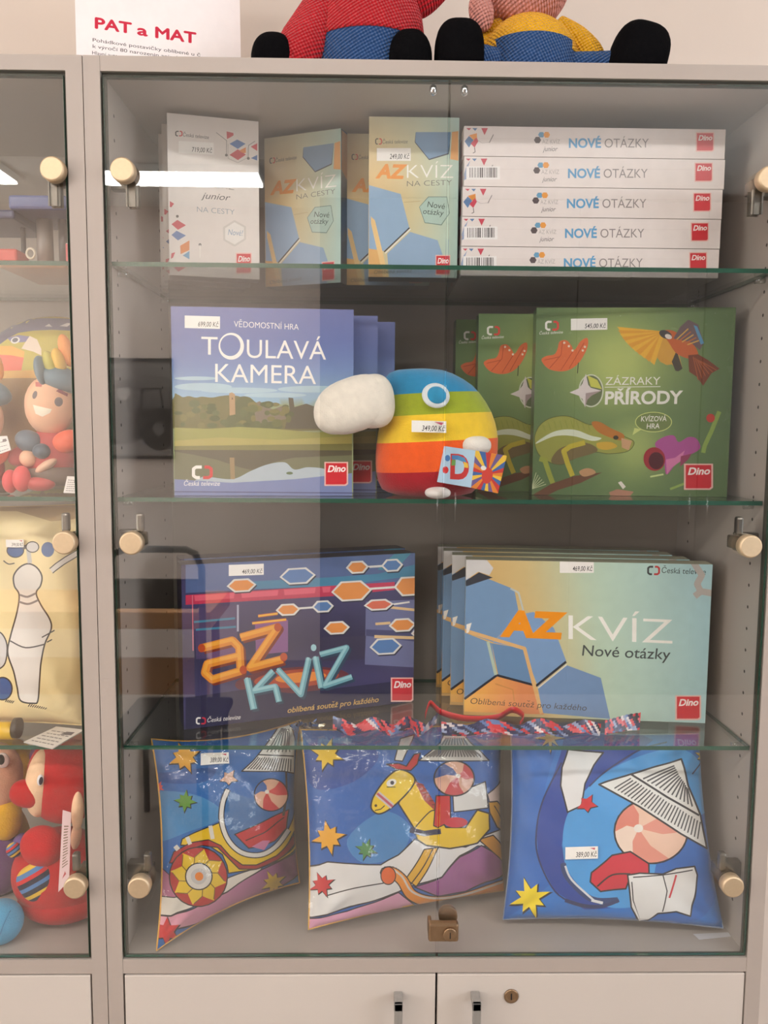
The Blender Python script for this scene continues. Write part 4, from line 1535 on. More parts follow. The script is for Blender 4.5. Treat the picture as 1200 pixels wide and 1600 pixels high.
INK = (26, 26, 34)
def newsprint(A, quad, rows, cols=1, col=(70, 70, 74), w=5):
    """columns of short text dashes between the two long sides of a quad"""
    a, b, c, d = quad
    r = random.Random(rows * 7 + cols)
    lerp = lambda p, q, t: (p[0] + (q[0] - p[0]) * t, p[1] + (q[1] - p[1]) * t)
    A.layer += 1
    for k in range(rows):
        t = (k + .5) / rows
        P, Q = lerp(a, b, t), lerp(d, c, t)
        s0 = 0
        for j in range(cols):
            x0, x1 = j / cols + .04, (j + 1) / cols - .04 - r.random() * .06
            A.line([lerp(P, Q, x0), lerp(P, Q, x1)], w, col, nxt=False)

# ---- cushion with the racing car
p1 = Cushion('printed_cushion', 'blue cushion with a yellow racing car print, leaning at the left side panel', 'cushion',
             (-.405, .014, .748), (-.212, .172, .760), (-.210, .177, 1.033), (-.426, .088, 1.036), .033, .05, 'blue printed cushions', seed=4, Tb=.03, pw=.62)
A = Art(p1.w, p1.h, p1.rd).frame(200, 1120, 4.138)
A.poly([(60, 520), (250, 480), (480, 520), (620, 640), (400, 740), (140, 800)], (66, 138, 196), sm=True)
A.poly([(120, 60), (500, 20), (720, 60), (560, 160), (300, 140)], (50, 122, 188), sm=True)
A.poly([(100, 380), (330, 350), (560, 330), (500, 420), (260, 430)], (26, 84, 156), sm=True)
A.star((350, 75), 34, (232, 196, 60), rot=.4)
A.star((365, 262), 105, (236, 170, 30), n=8, r=.5, rot=-.4)
A.star((370, 545), 72, (96, 156, 52), n=8, r=.5, rot=.1)
A.star((195, 455), 44, (222, 92, 92), n=8, r=.5, rot=.5, edge=None)
A.poly([(130, 930), (200, 950), (265, 1020), (330, 1180), (120, 1180)], (186, 106, 146), sm=False, edge=INK, ew=5)
A.poly([(110, 1170), (300, 1168), (640, 1045), (872, 962), (850, 1010), (640, 1132), (420, 1230), (280, 1285), (110, 1292)], (234, 226, 216), edge=INK, ew=7)
A.poly([(100, 1295), (280, 1288), (440, 1232), (640, 1134), (860, 990), (1120, 850), (1110, 1010), (860, 1168), (640, 1262), (440, 1340), (320, 1372), (230, 1362), (180, 1400), (100, 1450)],
       lambda u, v: mixc((236, 168, 186), (142, 76, 128), u / p1.w * 1.15), grid=.012)
A.line([(100, 1295), (280, 1288), (440, 1232), (640, 1134), (860, 990), (1120, 850)], 8, INK)
A.line([(1110, 1010), (860, 1168), (640, 1262), (440, 1340), (320, 1372), (230, 1362), (180, 1400)], 8, INK)
A.star((940, 1072), 85, (226, 186, 40), n=8, r=.45, rot=-.5)
A.star((250, 1388), 92, (210, 34, 44), n=6, r=.5, rot=-.5, var=0)
A.star((432, 1398), 42, (150, 160, 60), n=6, r=.5, rot=.2)
# car
A.poly([(340, 830), (350, 790), (540, 705), (620, 670), (612, 720), (660, 830), (760, 890), (870, 880), (960, 830), (1040, 720), (1075, 560), (1100, 560), (1100, 840), (980, 930), (830, 985), (650, 1012), (640, 960), (610, 890), (520, 830)], (236, 196, 32), edge=INK, ew=8)
A.poly([(645, 468), (625, 660), (680, 820), (760, 866), (850, 862), (960, 800), (1035, 700), (1060, 560), (900, 560), (760, 520)], (58, 112, 170))
A.poly([(690, 760), (850, 690), (1040, 600), (1025, 720), (950, 802), (860, 838), (780, 850)], (196, 30, 42), edge=INK, ew=7)
A.line([(760, 800), (880, 750), (1010, 650)], 7, INK)
A.poly([(800, 840), (870, 800), (920, 800), (880, 862)], (206, 120, 160))
A.line([(645, 470), (612, 560), (606, 680), (650, 800), (740, 880), (860, 892), (960, 835), (1040, 730)], 40, INK, sm=True)
A.line([(645, 470), (612, 560), (606, 680), (650, 800), (740, 880), (860, 892), (960, 835), (1040, 730)], 26, (232, 228, 222), sm=True)
A.poly([(268, 945), (296, 872), (400, 815), (520, 795), (600, 832), (660, 900), (740, 958), (830, 958), (960, 898), (1040, 810), (1075, 740), (1080, 820), (970, 925), (830, 985), (720, 985), (640, 905), (580, 845), (480, 832), (380, 862), (290, 945)], (170, 38, 42), edge=INK, ew=7)
A.line([(382, 776), (402, 825)], 26, (226, 222, 214))
A.line([(532, 704), (548, 790)], 26, (226, 222, 214))
A.line([(305, 835), (325, 860)], 30, (216, 212, 206))
A.ell((455, 1035), 192, 196, INK)
A.ell((455, 1035), 184, 188, (186, 40, 40))
A.star((455, 1035), 184, (236, 196, 40), n=8, r=.68, rot=.2, edge=None, var=0)
for k in range(8):
    a = .2 + math.pi * (2 * k + 1) / 8
    A.line([(455 + 60 * math.cos(a - .3), 1035 + 60 * math.sin(a - .3)), (455 + 128 * math.cos(a), 1035 + 130 * math.sin(a)), (455 + 172 * math.cos(a + .36), 1035 + 176 * math.sin(a + .36))], 6, (120, 90, 20))
A.ell((458, 1032), 90, 90, INK)
A.ell((458, 1032), 82, 82, (226, 220, 214))
A.ell((458, 1032), 52, 52, (200, 196, 196))
A.ell((460, 1032), 27, 28, (232, 130, 40))
# paper sail and a striped ball riding in the car (plain shapes)
A.line([(1010, 10), (1005, 640)], 16, (60, 50, 46))
A.poly([(735, 352), (900, 170), (1028, 8), (1074, 120), (1072, 365), (1000, 352)], (226, 224, 220), edge=INK, ew=8)
newsprint(A, [(760, 340), (1060, 358), (1060, 265), (840, 255)], 16, 1, w=7)
newsprint(A, [(880, 235), (1060, 235), (1040, 70), (1000, 60)], 7, 1, w=7)
A.line([(840, 245), (1072, 255)], 8, INK)
ball_print(A, (925, 505), 105, 101, [(232, 178, 150), (214, 60, 64), (232, 178, 150), (56, 104, 172)])
A.star((650, 395), 60, (232, 184, 156), n=5, rot=.3)
p1.build((30, 104, 180), A, back_col=(40, 84, 150), piping=(226, 166, 70))
p1.sticker((200, 1120, 4.138), 465, 244, 650, 316, '389,00 Kč', ty=-14, off=.0055)
p1.bag(seed=3, amp=.002, puff=.0045, grow=.003)

# ---- cushion with the rocking horse
p2 = Cushion('printed_cushion', 'blue cushion with a yellow rocking horse print, in a clear bag between the two others', 'cushion',
             (-.188, .050, .757), (.120, .150, .759), (.116, .176, 1.033), (-.206, .135, 1.033), .042, .02, 'blue printed cushions', seed=9, Tb=.03)
A = Art(p2.w, p2.h, p2.rd).frame(450, 1120, 3.243)
A.poly([(300, 620), (480, 480), (620, 560), (560, 700), (380, 740)], (62, 134, 200), sm=True)
A.poly([(90, 160), (330, 120), (460, 200), (330, 330), (130, 360)], (18, 74, 158), sm=True)
A.star((197, 190), 84, (236, 196, 30), rot=.3)
A.star((205, 612), 88, (238, 172, 34), rot=-.2)
A.star((396, 672), 56, (72, 136, 70), rot=.3)
A.poly([(60, 780), (200, 735), (330, 745), (470, 750), (560, 700), (640, 620), (700, 640), (900, 660), (1000, 600), (1150, 540), (1150, 660), (960, 655), (870, 705), (780, 812), (640, 852), (560, 887), (400, 942), (200, 1002), (60, 1030)], (232, 230, 232), edge=INK, ew=7)
A.poly([(1010, 392), (1150, 276), (1150, 450), (1100, 520), (1030, 470)], (222, 200, 190), edge=INK, ew=6)
A.poly([(640, 862), (780, 814), (870, 710), (980, 652), (1140, 740), (1140, 790), (1010, 835), (900, 885), (760, 910)], (160, 92, 150), edge=INK, ew=6)
A.poly([(60, 1036), (300, 985), (560, 890), (650, 960), (450, 1005), (300, 1062), (150, 1098), (60, 1110)], (232, 168, 202), edge=INK, ew=6)
A.line([(190, 908), (330, 870), (490, 842)], 6, INK, sm=True)
A.star((172, 850), 66, (206, 48, 56), n=8, rot=-.4)
A.poly([(690, 672), (762, 662), (650, 860), (596, 822)], (230, 176, 50), edge=INK, ew=6)
A.line([(735, 668), (625, 845)], 6, INK)
A.poly([(965, 622), (1040, 600), (1140, 700), (1130, 765)], (232, 160, 50), edge=INK, ew=6)
R_ = [(490, 790), (530, 790), (580, 830), (630, 905), (740, 938), (900, 918), (1140, 835)]
A.line(R_, 62, INK, sm=True)
A.line(R_, 50, (236, 146, 44), sm=True)
A.line([(x, y - 18) for x, y in R_[1:]], 10, (216, 210, 204), sm=True)
A.ell((508, 805), 40, 48, INK)
A.ell((508, 805), 35, 42, (236, 104, 40))
A.poly([(1015, 432), (1060, 428), (1118, 480), (1130, 600), (1060, 560), (1022, 485)], (206, 150, 30), edge=INK, ew=7)
A.line([(1045, 450), (1100, 560)], 5, INK)
A.poly([(560, 440), (596, 340), (640, 310), (742, 460), (760, 490), (800, 560), (900, 560), (960, 472), (1020, 490), (1022, 570), (960, 640), (820, 668), (700, 652), (655, 622), (636, 560)], (240, 200, 40), edge=INK, ew=8)
A.line([(640, 565), (720, 480), (760, 480)], 6, INK, sm=True)
A.poly([(422, 440), (440, 392), (500, 310), (560, 268), (622, 288), (642, 330), (590, 402), (512, 470), (460, 492), (426, 472)], (240, 204, 44), sm=True, edge=INK, ew=8)
A.line([(452, 388), (530, 455)], 30, (206, 196, 200))
A.line([(452, 388), (530, 455)], 12, (190, 80, 110))
A.ell((524, 334), 26, 18, (240, 236, 230), rot=-.4)
A.ell((528, 334), 10, 10, (40, 40, 60))
A.line([(500, 356), (545, 356)], 5, (70, 80, 40))
A.ell((445, 450), 7, 7, (70, 50, 20))
A.line([(440, 475), (470, 468), (490, 450)], 5, INK)
A.poly([(498, 240), (560, 236), (600, 250), (640, 190), (670, 184), (655, 240), (622, 272), (550, 266)], (188, 38, 44), edge=INK, ew=6)
A.poly([(642, 330), (682, 340), (752, 450), (742, 474), (690, 424)], (168, 58, 50))
for k in range(6):
    A.line([(650 + 16 * k, 345 + 20 * k), (690 + 12 * k, 345 + 20 * k)], 5, (96, 30, 34))
A.poly([(835, 395), (1000, 328), (1014, 462), (920, 474), (840, 482)], (228, 226, 224), edge=INK, ew=6)
A.poly([(750, 400), (822, 398), (824, 530), (760, 562), (738, 552)], (200, 36, 46), edge=INK, ew=6)
A.ell((850, 535), 60, 26, (206, 44, 70))
A.line([(618, 572), (690, 592), (775, 580)], 28, (46, 50, 80))
A.line([(640, 588), (700, 602)], 8, (180, 186, 200))
# plain striped ball and a folded paper boat
ball_print(A, (842, 312), 98, 85, [(228, 176, 152), (204, 70, 76), (228, 176, 152), (60, 84, 146)], pole=(.2, -.15))
A.poly([(662, 222), (770, 132), (790, 90), (890, 90), (930, 136), (1020, 222)], (214, 210, 206), edge=INK, ew=6)
newsprint(A, [(690, 205), (990, 205), (930, 160), (760, 160)], 18, 1, col=(120, 116, 116), w=9)
newsprint(A, [(770, 145), (920, 145), (890, 104), (800, 104)], 9, 1, col=(120, 116, 116), w=9)
A.poly([(540, 220), (570, 110), (640, 90), (610, 160), (580, 225)], (226, 222, 218), edge=INK, ew=6)
p2.build((28, 98, 182), A, back_col=(38, 78, 150), piping=(228, 176, 80))
p2.bag(seed=5, amp=.0035)

# ---- cushion with the moon
p3 = Cushion('printed_cushion', 'blue cushion with papers and a yellow star print, leaning at the right side', 'cushion',
             (.107, .074, .757), (.436, .050, .757), (.418, .130, 1.030), (.124, .145, 1.036), .042, .025, 'blue printed cushions', seed=15, Tb=.022)
A = Art(p3.w, p3.h, p3.rd).frame(770, 1120, 2.791)
A.poly([(60, 30), (300, 30), (230, 300), (190, 560), (250, 730), (60, 880), (20, 880)], (24, 100, 184), sm=False)
A.poly([(310, 60), (560, 40), (700, 100), (640, 145), (500, 232), (420, 300), (330, 430), (300, 560), (330, 690), (440, 800), (540, 830), (400, 840), (270, 760), (200, 620), (190, 500), (220, 360), (270, 240)], (14, 62, 152), sm=False)
A.line([(300, 200), (220, 360), (190, 500), (200, 620), (270, 760), (360, 820)], 7, (20, 40, 90), sm=True)
A.poly([(320, 440), (420, 304), (560, 205), (760, 140), (880, 170), (940, 300), (960, 480), (900, 700), (700, 810), (500, 830), (380, 740), (310, 620)], (66, 152, 218), sm=True)
A.poly([(740, 560), (960, 420), (990, 700), (930, 860), (820, 900), (700, 880)], (28, 100, 184), sm=True)
A.line([(420, 304), (500, 232), (640, 145), (760, 110)], 7, (20, 40, 90), sm=True)
A.star((250, 92), 66, (222, 190, 90), rot=.0, r=.3)
A.star((922, 172), 42, (214, 190, 70), rot=.4)
A.line([(915, 185), (870, 250)], 6, (20, 40, 90))
A.star((162, 790), 92, (244, 216, 24), rot=-.3, r=.42)
A.poly([(328, 142), (400, 150), (482, 156), (440, 212), (402, 292), (386, 388), (326, 416), (296, 300), (302, 220)], (226, 224, 224), edge=INK, ew=7)
A.star((410, 380), 46, (206, 30, 46), n=5, rot=.2)
ball_print(A, (690, 500), 156, 136, [(236, 194, 170), (226, 146, 128), (240, 214, 196), (222, 130, 112)], pole=(-.35, -.1))
A.poly([(463, 295), (602, 250), (822, 184), (852, 300), (906, 430), (934, 574), (820, 510), (640, 392)], (230, 228, 224), edge=INK, ew=8)
newsprint(A, [(520, 310), (900, 540), (912, 455), (600, 262)], 26, 1, w=6)
newsprint(A, [(640, 268), (880, 400), (850, 310), (800, 205)], 13, 1, w=7)
A.line([(602, 250), (760, 350), (900, 430)], 9, INK)
A.poly([(430, 680), (480, 640), (520, 604), (600, 588), (680, 640), (682, 690), (600, 690), (580, 750), (470, 762), (425, 720)], (204, 32, 58), sm=False, edge=INK, ew=7)
A.line([(455, 740), (520, 690), (600, 685)], 7, INK, sm=True)
A.line([(306, 640), (330, 705), (430, 795), (545, 800)], 26, (34, 60, 110), sm=True)
A.line([(316, 650), (345, 712), (440, 800)], 9, (206, 208, 214), sm=True)
A.line([(315, 800), (400, 825), (480, 825), (550, 800)], 16, (34, 50, 96), sm=True)
A.line([(430, 800), (480, 812)], 12, (214, 214, 216))
A.poly([(588, 690), (640, 682), (742, 686), (800, 662), (880, 652), (892, 690), (862, 870), (800, 850), (720, 858), (640, 902), (604, 830)], (228, 226, 224), edge=INK, ew=7)
A.line([(612, 700), (740, 690), (872, 668)], 5, INK)
A.line([(606, 720), (612, 800), (640, 890)], 5, INK)
A.line([(742, 690), (760, 760), (740, 850)], 5, INK)
A.line([(770, 790), (800, 690)], 8, (200, 40, 56))
p3.build((30, 112, 194), A, back_col=(40, 90, 166), piping=(120, 130, 150))
p3.sticker((770, 1120, 2.791), 315, 566, 456, 618, '389,00 Kč', ty=-4, off=.0045)

g = G()
q = [Vector((.393, .056, .7436)), Vector((.4485, .060, .7436)), Vector((.4485, .050, .7436)), Vector((.397, .042, .7436))]
tl_, tr_, br_, bl_ = q
n = Vector((0, 0, 1))
b = [p + n * .0003 for p in q]
g.face([g.vert(p) for p in (bl_, br_, tr_, tl_)], 0, (206, 204, 208))
g.face([g.vert(p + n * .0004) for p in (bl_, br_, tr_, tl_)], 0, (206, 204, 208))
ids = list(range(8))
for k in range(4):
    g.face((k, (k + 1) % 4, 4 + (k + 1) % 4, 4 + k), 0, (206, 204, 208))
tag(g.build('paper_slip', MATTEPRINT, origin=bl_), 'small white paper slip on the cabinet bottom at the right cushion', 'paper')

# ------------------------------------------------------------------ striped plush bird on the middle shelf
def plush_bird():
    t = thing('plush_bird', 'rainbow striped plush bird with a big white beak, sitting before the blue game boxes', 'plush toy', (.0, .09, Z2))
    Y0 = .095
    K = 1285.36 / (1.1124 + Y0)                                    # photo scale at the bird
    def X(px):
        return at(px, 700, Y0).x
    def Zz(py):
        return at(685, py, Y0).z
    rings = [(578, 618, 668), (581, 608, 690), (587, 602, 706), (596, 598, 722), (606, 597, 736), (618, 596, 747), (632, 595, 757), (648, 594, 766), (664, 592, 772), (677, 590, 775),
             (690, 588, 777), (706, 587, 777), (720, 587, 776), (733, 588, 773), (747, 591, 766), (760, 597, 752), (769, 606, 738), (775, 620, 722)]
    cut = [(616, (38, 140, 190)), (648, (164, 178, 44)), (688, (246, 204, 52)), (733, (246, 96, 30)), (999, (176, 16, 34))]
    # resample so that a ring lies on every colour change
    ys = sorted(set([r[0] for r in rings] + [c[0] for c in cut[:-1]] + [626, 640, 656, 698, 712, 726, 740, 754]))
    def interp(y):
        for a, b in zip(rings, rings[1:]):
            if a[0] <= y <= b[0]:
                q = (y - a[0]) / (b[0] - a[0])
                return a[1] + (b[1] - a[1]) * q, a[2] + (b[2] - a[2]) * q
        return rings[-1][1:]
    g = G()
    seg = 40
    rows = []
    for y in ys:
        xl, xr = X(interp(y)[0]), X(interp(y)[1])
        cx, rx = (xl + xr) / 2, (xr - xl) / 2
        ry = min(rx * .85, .082)
        z = Zz(y)
        rows.append([g.vert((cx + rx * math.cos(2 * math.pi * i / seg), Y0 + ry * math.sin(2 * math.pi * i / seg),
                             max(Z2 + .0003, z + .055 * rx * math.cos(2 * math.pi * i / seg) * (1 if y < 765 else 0)))) for i in range(seg)])
    for (A_, B_), y in zip(zip(rows, rows[1:]), ys):
        col = next(c for lim, c in cut if y < lim)
        for i in range(seg):
            g.face((A_[i], A_[(i + 1) % seg], B_[(i + 1) % seg], B_[i]), 0, col, True)
    g.face(rows[0][::-1], 0, cut[0][1])
    g.face(rows[-1], 0, cut[-1][1])
    wb(g, 'body', PLUSH, t)
    # beak
    g = G()
    c = at(553, 632, .034)
    g.ell(c, (.0535, .026, .0375), 0, (240, 230, 216), rot=(0, math.radians(-20), 0), e=.82)
    g.ell(at(583, 627, .038), (.030, .025, .0375), 0, (240, 230, 216), rot=(0, math.radians(-6), 0), e=.8)
    g.ell(at(524, 645, .033), (.030, .022, .030), 0, (240, 230, 216), e=.9)
    b = wb(g, 'beak', PLUSH, t)
    # eye: white ring with blue middle
    p = at(681, 618, Y0 - .072)
    g = G()
    g.ell(p, (.0195, .006, .0185), 0, (226, 232, 236), rot=(math.radians(-22), 0, math.radians(8)))
    e = wb(g, 'eye_ring', PLUSH, t)
    g = G()
    g.ell(p + Vector((.0008, -.0035, .0004)), (.0135, .005, .0130), 0, (46, 150, 196), rot=(math.radians(-22), 0, math.radians(8)))
    wb(g, 'eye', PLUSH, t)
    g = G()
    g.ell(at(738, 696, Y0 - .050), (.026, .024, .0145), 0, (240, 232, 222), rot=(0, 0, math.radians(24)), e=.85)
    wb(g, 'wing', PLUSH, t)
    for px, yy in ((684, .024),):
        g = G()
        q = at(px, 767, yy)
        g.ell(Vector((q.x, q.y, Z2 + .0085)), (.018, .018, .008), 0, (236, 228, 224), e=.9)
        wb(g, 'foot', PLUSH, t)
    # price label
    yq = Y0 - .0835
    g = G()
    A = Art(.06, .03, lambda a, b_: ((a - 643) / 1080, (676 - b_) / 1080)).frame(0, 0, 1)
    A.poly([(643, 658), (694, 659), (694, 676), (643, 675)], (240, 236, 230))
    A.text('349,00 Kč', (658, 673), (692, 673.5), 7.5, (50, 46, 48), bold=.01, lean=.2)
    A.poly([(676, 660), (690, 661), (687, 665)], (200, 80, 110))
    o = at(643, 676, yq)
    A.emit(g, lambda u, v: (o + Vector((u, .0016 * (v / .016 - .5) - 0.0028 * (1 - ((u - .024) / .024) ** 2), v)), Vector((0, -1, 0))), 0, cell=.006)
    g.n = {}
    wb(g, 'price_sticker', STICKER, t)
    # folded hang tag
    g = G()
    yt = .0165
    q = [at(*p_, yy) for p_, yy in (((683, 753), yt + .002), ((736, 762), yt - .004), ((743, 704), yt - .004), ((694, 697), yt + .002))]
    def quadmap(q, W_, H_):
        return lambda u, v: ((q[0] * (1 - u / W_) + q[1] * u / W_) * (1 - v / H_) + (q[3] * (1 - u / W_) + q[2] * u / W_) * v / H_, Vector((0, -1, 0)))
    def tilt_rd(q, W_, H_):
        e1, e2 = q[1] - q[0], q[3] - q[0]
        n = e1.cross(e2)
        def f(px, py):
            d = ray(px, py)
            w = CAM + d * ((q[0] - CAM).dot(n) / d.dot(n)) - q[0]
            a11, a12, a22 = e1.dot(e1), e1.dot(e2), e2.dot(e2)
            b1, b2 = w.dot(e1), w.dot(e2)
            det = a11 * a22 - a12 * a12
            return ((b1 * a22 - b2 * a12) / det * W_, (b2 * a11 - b1 * a12) / det * H_)
        return f
    A = Art(.048, .05, tilt_rd(q, .048, .05)).frame(470, 560, 3.4286)
    A.fill((176, 204, 226))
    A.text('D', (800, 640), (908, 648), 122, (196, 46, 44), bold=.04, lean=.05)
    for k, c_ in enumerate(((70, 130, 186), (96, 160, 70), (236, 190, 50), (240, 120, 40))):
        A.line([(806, 540 + k * 20), (892, 546 + k * 20)], 0.01, c_)
    A.poly([(812, 520), (850, 522), (846, 545), (812, 542)], (70, 130, 186))
    A.poly([(850, 522), (885, 536), (896, 560), (872, 556), (846, 545)], (76, 140, 190))
    A.poly([(812, 545), (834, 545), (832, 575), (808, 575)], (110, 160, 80))
    A.poly([(880, 556), (902, 566), (904, 590), (880, 586)], (230, 186, 60))
    A.ell((788, 535), 15, 17, (70, 120, 180))
    A.ell((776, 598), 17, 19, (206, 44, 44))
    A.emit(g, quadmap(q, .048, .05), 0)
    q2 = [at(*p_, yy) for p_, yy in (((736, 762), yt - .004), ((778, 771), yt + .006), ((792, 712), yt + .006), ((743, 704), yt - .004))]
    A = Art(.042, .05, lambda a, b_: (a, b_))
    cols = ((226, 130, 40), (196, 50, 44), (60, 100, 160), (236, 190, 60), (110, 90, 140))
    A.fill((226, 130, 40))
    for k in range(24):
        a0, a1 = 2 * math.pi * k / 24, 2 * math.pi * (k + 1) / 24
        A.polyuv([(.021, .022), (.021 + .05 * math.cos(a0), .022 + .05 * math.sin(a0)), (.021 + .05 * math.cos(a1), .022 + .05 * math.sin(a1))], cols[k % 5])
    A.polyuv([(.021 + .008 * math.cos(k), .020 + .011 * math.sin(k)) for k in [i * .52 for i in range(12)]], (206, 60, 46))
    A.polyuv([(.014 + .004 * math.cos(k), .029 + .003 * math.sin(k)) for k in [i * .52 for i in range(12)]], (236, 230, 222))
    A.emit(g, quadmap(q2, .042, .05), 0)
    off = Vector((0, .0006, 0))
    for qq in (q, q2):
        g.face([g.vert(p_ + off) for p_ in qq[::-1]], 0, (226, 222, 216))
    g.n = {}
    wb(g, 'hang_tag', MATTEPRINT, t)
plush_bird()

# ------------------------------------------------------------------ printed ribbons on the lowest glass shelf
def ribbon(name, label, path, width, seed, strap=None, group='printed ribbon lanyards'):
    base = Vector(path[0][0])
    t = thing(name, label, 'lanyard', (base.x, base.y, Z3), 0, group)
    g = G()
    r = random.Random(seed)
    P = [Vector(p[0]) for p in path]
    Wd = [Vector(p[1]).normalized() for p in path]
    fine = []
    for k in range(len(P) - 1):
        for j in range(10):
            s = j / 10
            s2 = s * s * (3 - 2 * s)
            fine.append((P[k].lerp(P[k + 1], s), Wd[k].lerp(Wd[k + 1], s2).normalized()))
    fine.append((P[-1], Wd[-1]))
    pal = [(40, 44, 84), (52, 56, 100), (40, 44, 84), (206, 44, 56), (222, 92, 98), (220, 206, 206), (96, 120, 170), (40, 40, 50), (196, 52, 66), (150, 160, 190)]
    nW = 7
    grid = []
    for k, (p, w) in enumerate(fine):
        row = []
        for j in range(nW + 1):
            q = p + w * (width * (j / nW - .5)) + Vector((0, 0, .0006 * math.sin(k * 1.7 + j)))
            q.z = max(q.z, Z3 + .0006)
            row.append(g.vert(q))
        grid.append(row)
    blk = {}
    for k in range(len(fine) - 1):
        for j in range(nW):
            key = ((k + j) // 2, (j + (k // 3)) // 2)
            if key not in blk:
                blk[key] = r.choice(pal)
            g.face((grid[k][j], grid[k + 1][j], grid[k + 1][j + 1], grid[k][j + 1]), 0, blk[key], False)
    o = wb(g, 'printed_band', PLASTICPRINT, t)
    sm = o.modifiers.new('thickness', 'SOLIDIFY')
    sm.thickness = .0007
    if strap:
        g = G()
        pts = smooth_pts([(p.x, p.z) for p in strap[0]], False, 6)
        ysm = smooth_pts([(p.y, 0) for p in strap[0]], False, 6)
        row = []
        for (x, z), (y, _) in zip(pts, ysm):
            row.append((g.vert((x, y, max(z - strap[1] / 2, Z3 + .0006))), g.vert((x, y - .004, max(z + strap[1] / 2, Z3 + .002)))))
        for a, b in zip(row, row[1:]):
            g.face((a[0], b[0], b[1], a[1]), 0, (206, 24, 34), True)
        s_ = wb(g, 'red_strap', PLASTICPRINT, t)
        sm = s_.modifiers.new('thickness', 'SOLIDIFY')
        sm.thickness = .0007
    return t
z = Z3 + .004
def w3(px, py):
    return atz(px, py, z)
ribbon('ribbon_lanyard', 'confetti printed lanyard lying folded before the dark purple game box', [
    (w3(520, 1133), (0, .4, 1)), (w3(552, 1141), (.3, 1, .4)), (w3(585, 1133), (-.2, .6, 1)), (w3(612, 1141), (.2, 1, .3)), (w3(640, 1132), (-.2, .5, 1)), (w3(660, 1145), (.5, .6, .8)), (w3(682, 1128), (.2, .2, 1))], .026, 4)
zr = lambda px, py, dz: atz(px, py, Z3 + dz)
ribbon('ribbon_lanyard', 'confetti printed lanyard with a red strap before the pale game box', [
    (zr(690, 1140, .006), (0, .8, .6)), (zr(730, 1142, .004), (.2, 1, .3)), (zr(765, 1136, .006), (-.2, .7, .8)), (zr(810, 1142, .004), (.2, 1, .3)), (zr(845, 1136, .008), (0, .5, 1)), (zr(880, 1143, .004), (.2, 1, .3)), (zr(915, 1138, .006), (0, .6, .9)), (zr(938, 1142, .005), (.3, .8, .5))], .026, 9,
    strap=([zr(664, 1118, .012), zr(672, 1098, .020), zr(690, 1112, .012), zr(730, 1122, .006), zr(775, 1120, .006), zr(800, 1108, .012), zr(818, 1118, .012), zr(812, 1132, .006)], .011))
ribbon('ribbon_lanyard', 'confetti printed lanyard folded at the right end before the pale game box', [
    (zr(945, 1140, .007), (.1, .4, 1)), (zr(962, 1135, .009), (.1, .3, 1)), (zr(980, 1130, .011), (.1, .3, 1)), (zr(1000, 1127, .013), (.1, .2, 1))], .026, 13)
def packet():
    c = atz(490, 1137, Z3 + .004)
    t = thing('foil_packet', 'crumpled clear and gold packet lying before the dark purple game box', 'packet', (c.x, c.y, Z3))
    g = G()
    r = random.Random(6)
    for k in range(22):
        a = c + Vector((r.uniform(-.026, .022), r.uniform(-.012, .012), r.uniform(-.002, .006)))
        d = Vector((r.uniform(-1, 1), r.uniform(-1, 1), r.uniform(-.2, .8))).normalized() * r.uniform(.005, .011)
        e = Vector((r.uniform(-1, 1), r.uniform(-1, 1), r.uniform(0, .8))).normalized() * .004
        p = [a, a + d, a + d + e, a + e]
        for q in p:
            q.z = max(q.z, Z3 + .0006)
        g.quad(*p, 0, r.choice(((150, 130, 90), (206, 196, 170), (60, 56, 60), (96, 84, 66), (40, 60, 100))))
    o = wb(g, 'foil', mat('crinkled_foil', 'ink', .25, .4), t)
    sm = o.modifiers.new('thickness', 'SOLIDIFY')
    sm.thickness = .0006
packet()

# ------------------------------------------------------------------ on top of the cabinets
TOPZ = 1.9752
def knit(name, rgb):
    M = mat(name, rgb, .95, noise=.10, nscale=160, sheen=.15, spec=.1)
    nt = M.node_tree
    b = nt.nodes['Principled BSDF']
    tc = nt.nodes.new('ShaderNodeTexCoord')
    mp = nt.nodes.new('ShaderNodeMapping')
    mp.inputs['Rotation'].default_value = (0, math.radians(28), 0)
    wv = nt.nodes.new('ShaderNodeTexWave')
    wv.bands_direction = 'X'
    wv.inputs['Scale'].default_value = 78
    wv.inputs['Distortion'].default_value = 1.2
    wv.inputs['Detail'].default_value = 1
    w2 = nt.nodes.new('ShaderNodeTexWave')
    w2.bands_direction = 'Z'
    w2.inputs['Scale'].default_value = 78
    add = nt.nodes.new('ShaderNodeMath')
    nt.links.new(tc.outputs['Object'], mp.inputs[0])
    nt.links.new(mp.outputs[0], wv.inputs[0])
    nt.links.new(mp.outputs[0], w2.inputs[0])
    nt.links.new(wv.outputs['Fac'], add.inputs[0])
    nt.links.new(w2.outputs['Fac'], add.inputs[1])
    bp = nt.nodes.new('ShaderNodeBump')
    bp.inputs['Strength'].default_value = .9
    bp.inputs['Distance'].default_value = .003
    nt.links.new(add.outputs[0], bp.inputs['Height'])
    nt.links.new(bp.outputs[0], b.inputs['Normal'])
    return M
KRED, KBLUE, KYEL, KPINK = knit('red_knit', (204, 30, 42)), knit('blue_knit', (44, 84, 140)), knit('yellow_knit', (255, 186, 24)), knit('pink_knit', (222, 148, 136))
KBLACK = mat('black_felt', (10, 9, 11), .95, noise=.2, nscale=200, bump=.5, bscale=300, spec=.05)

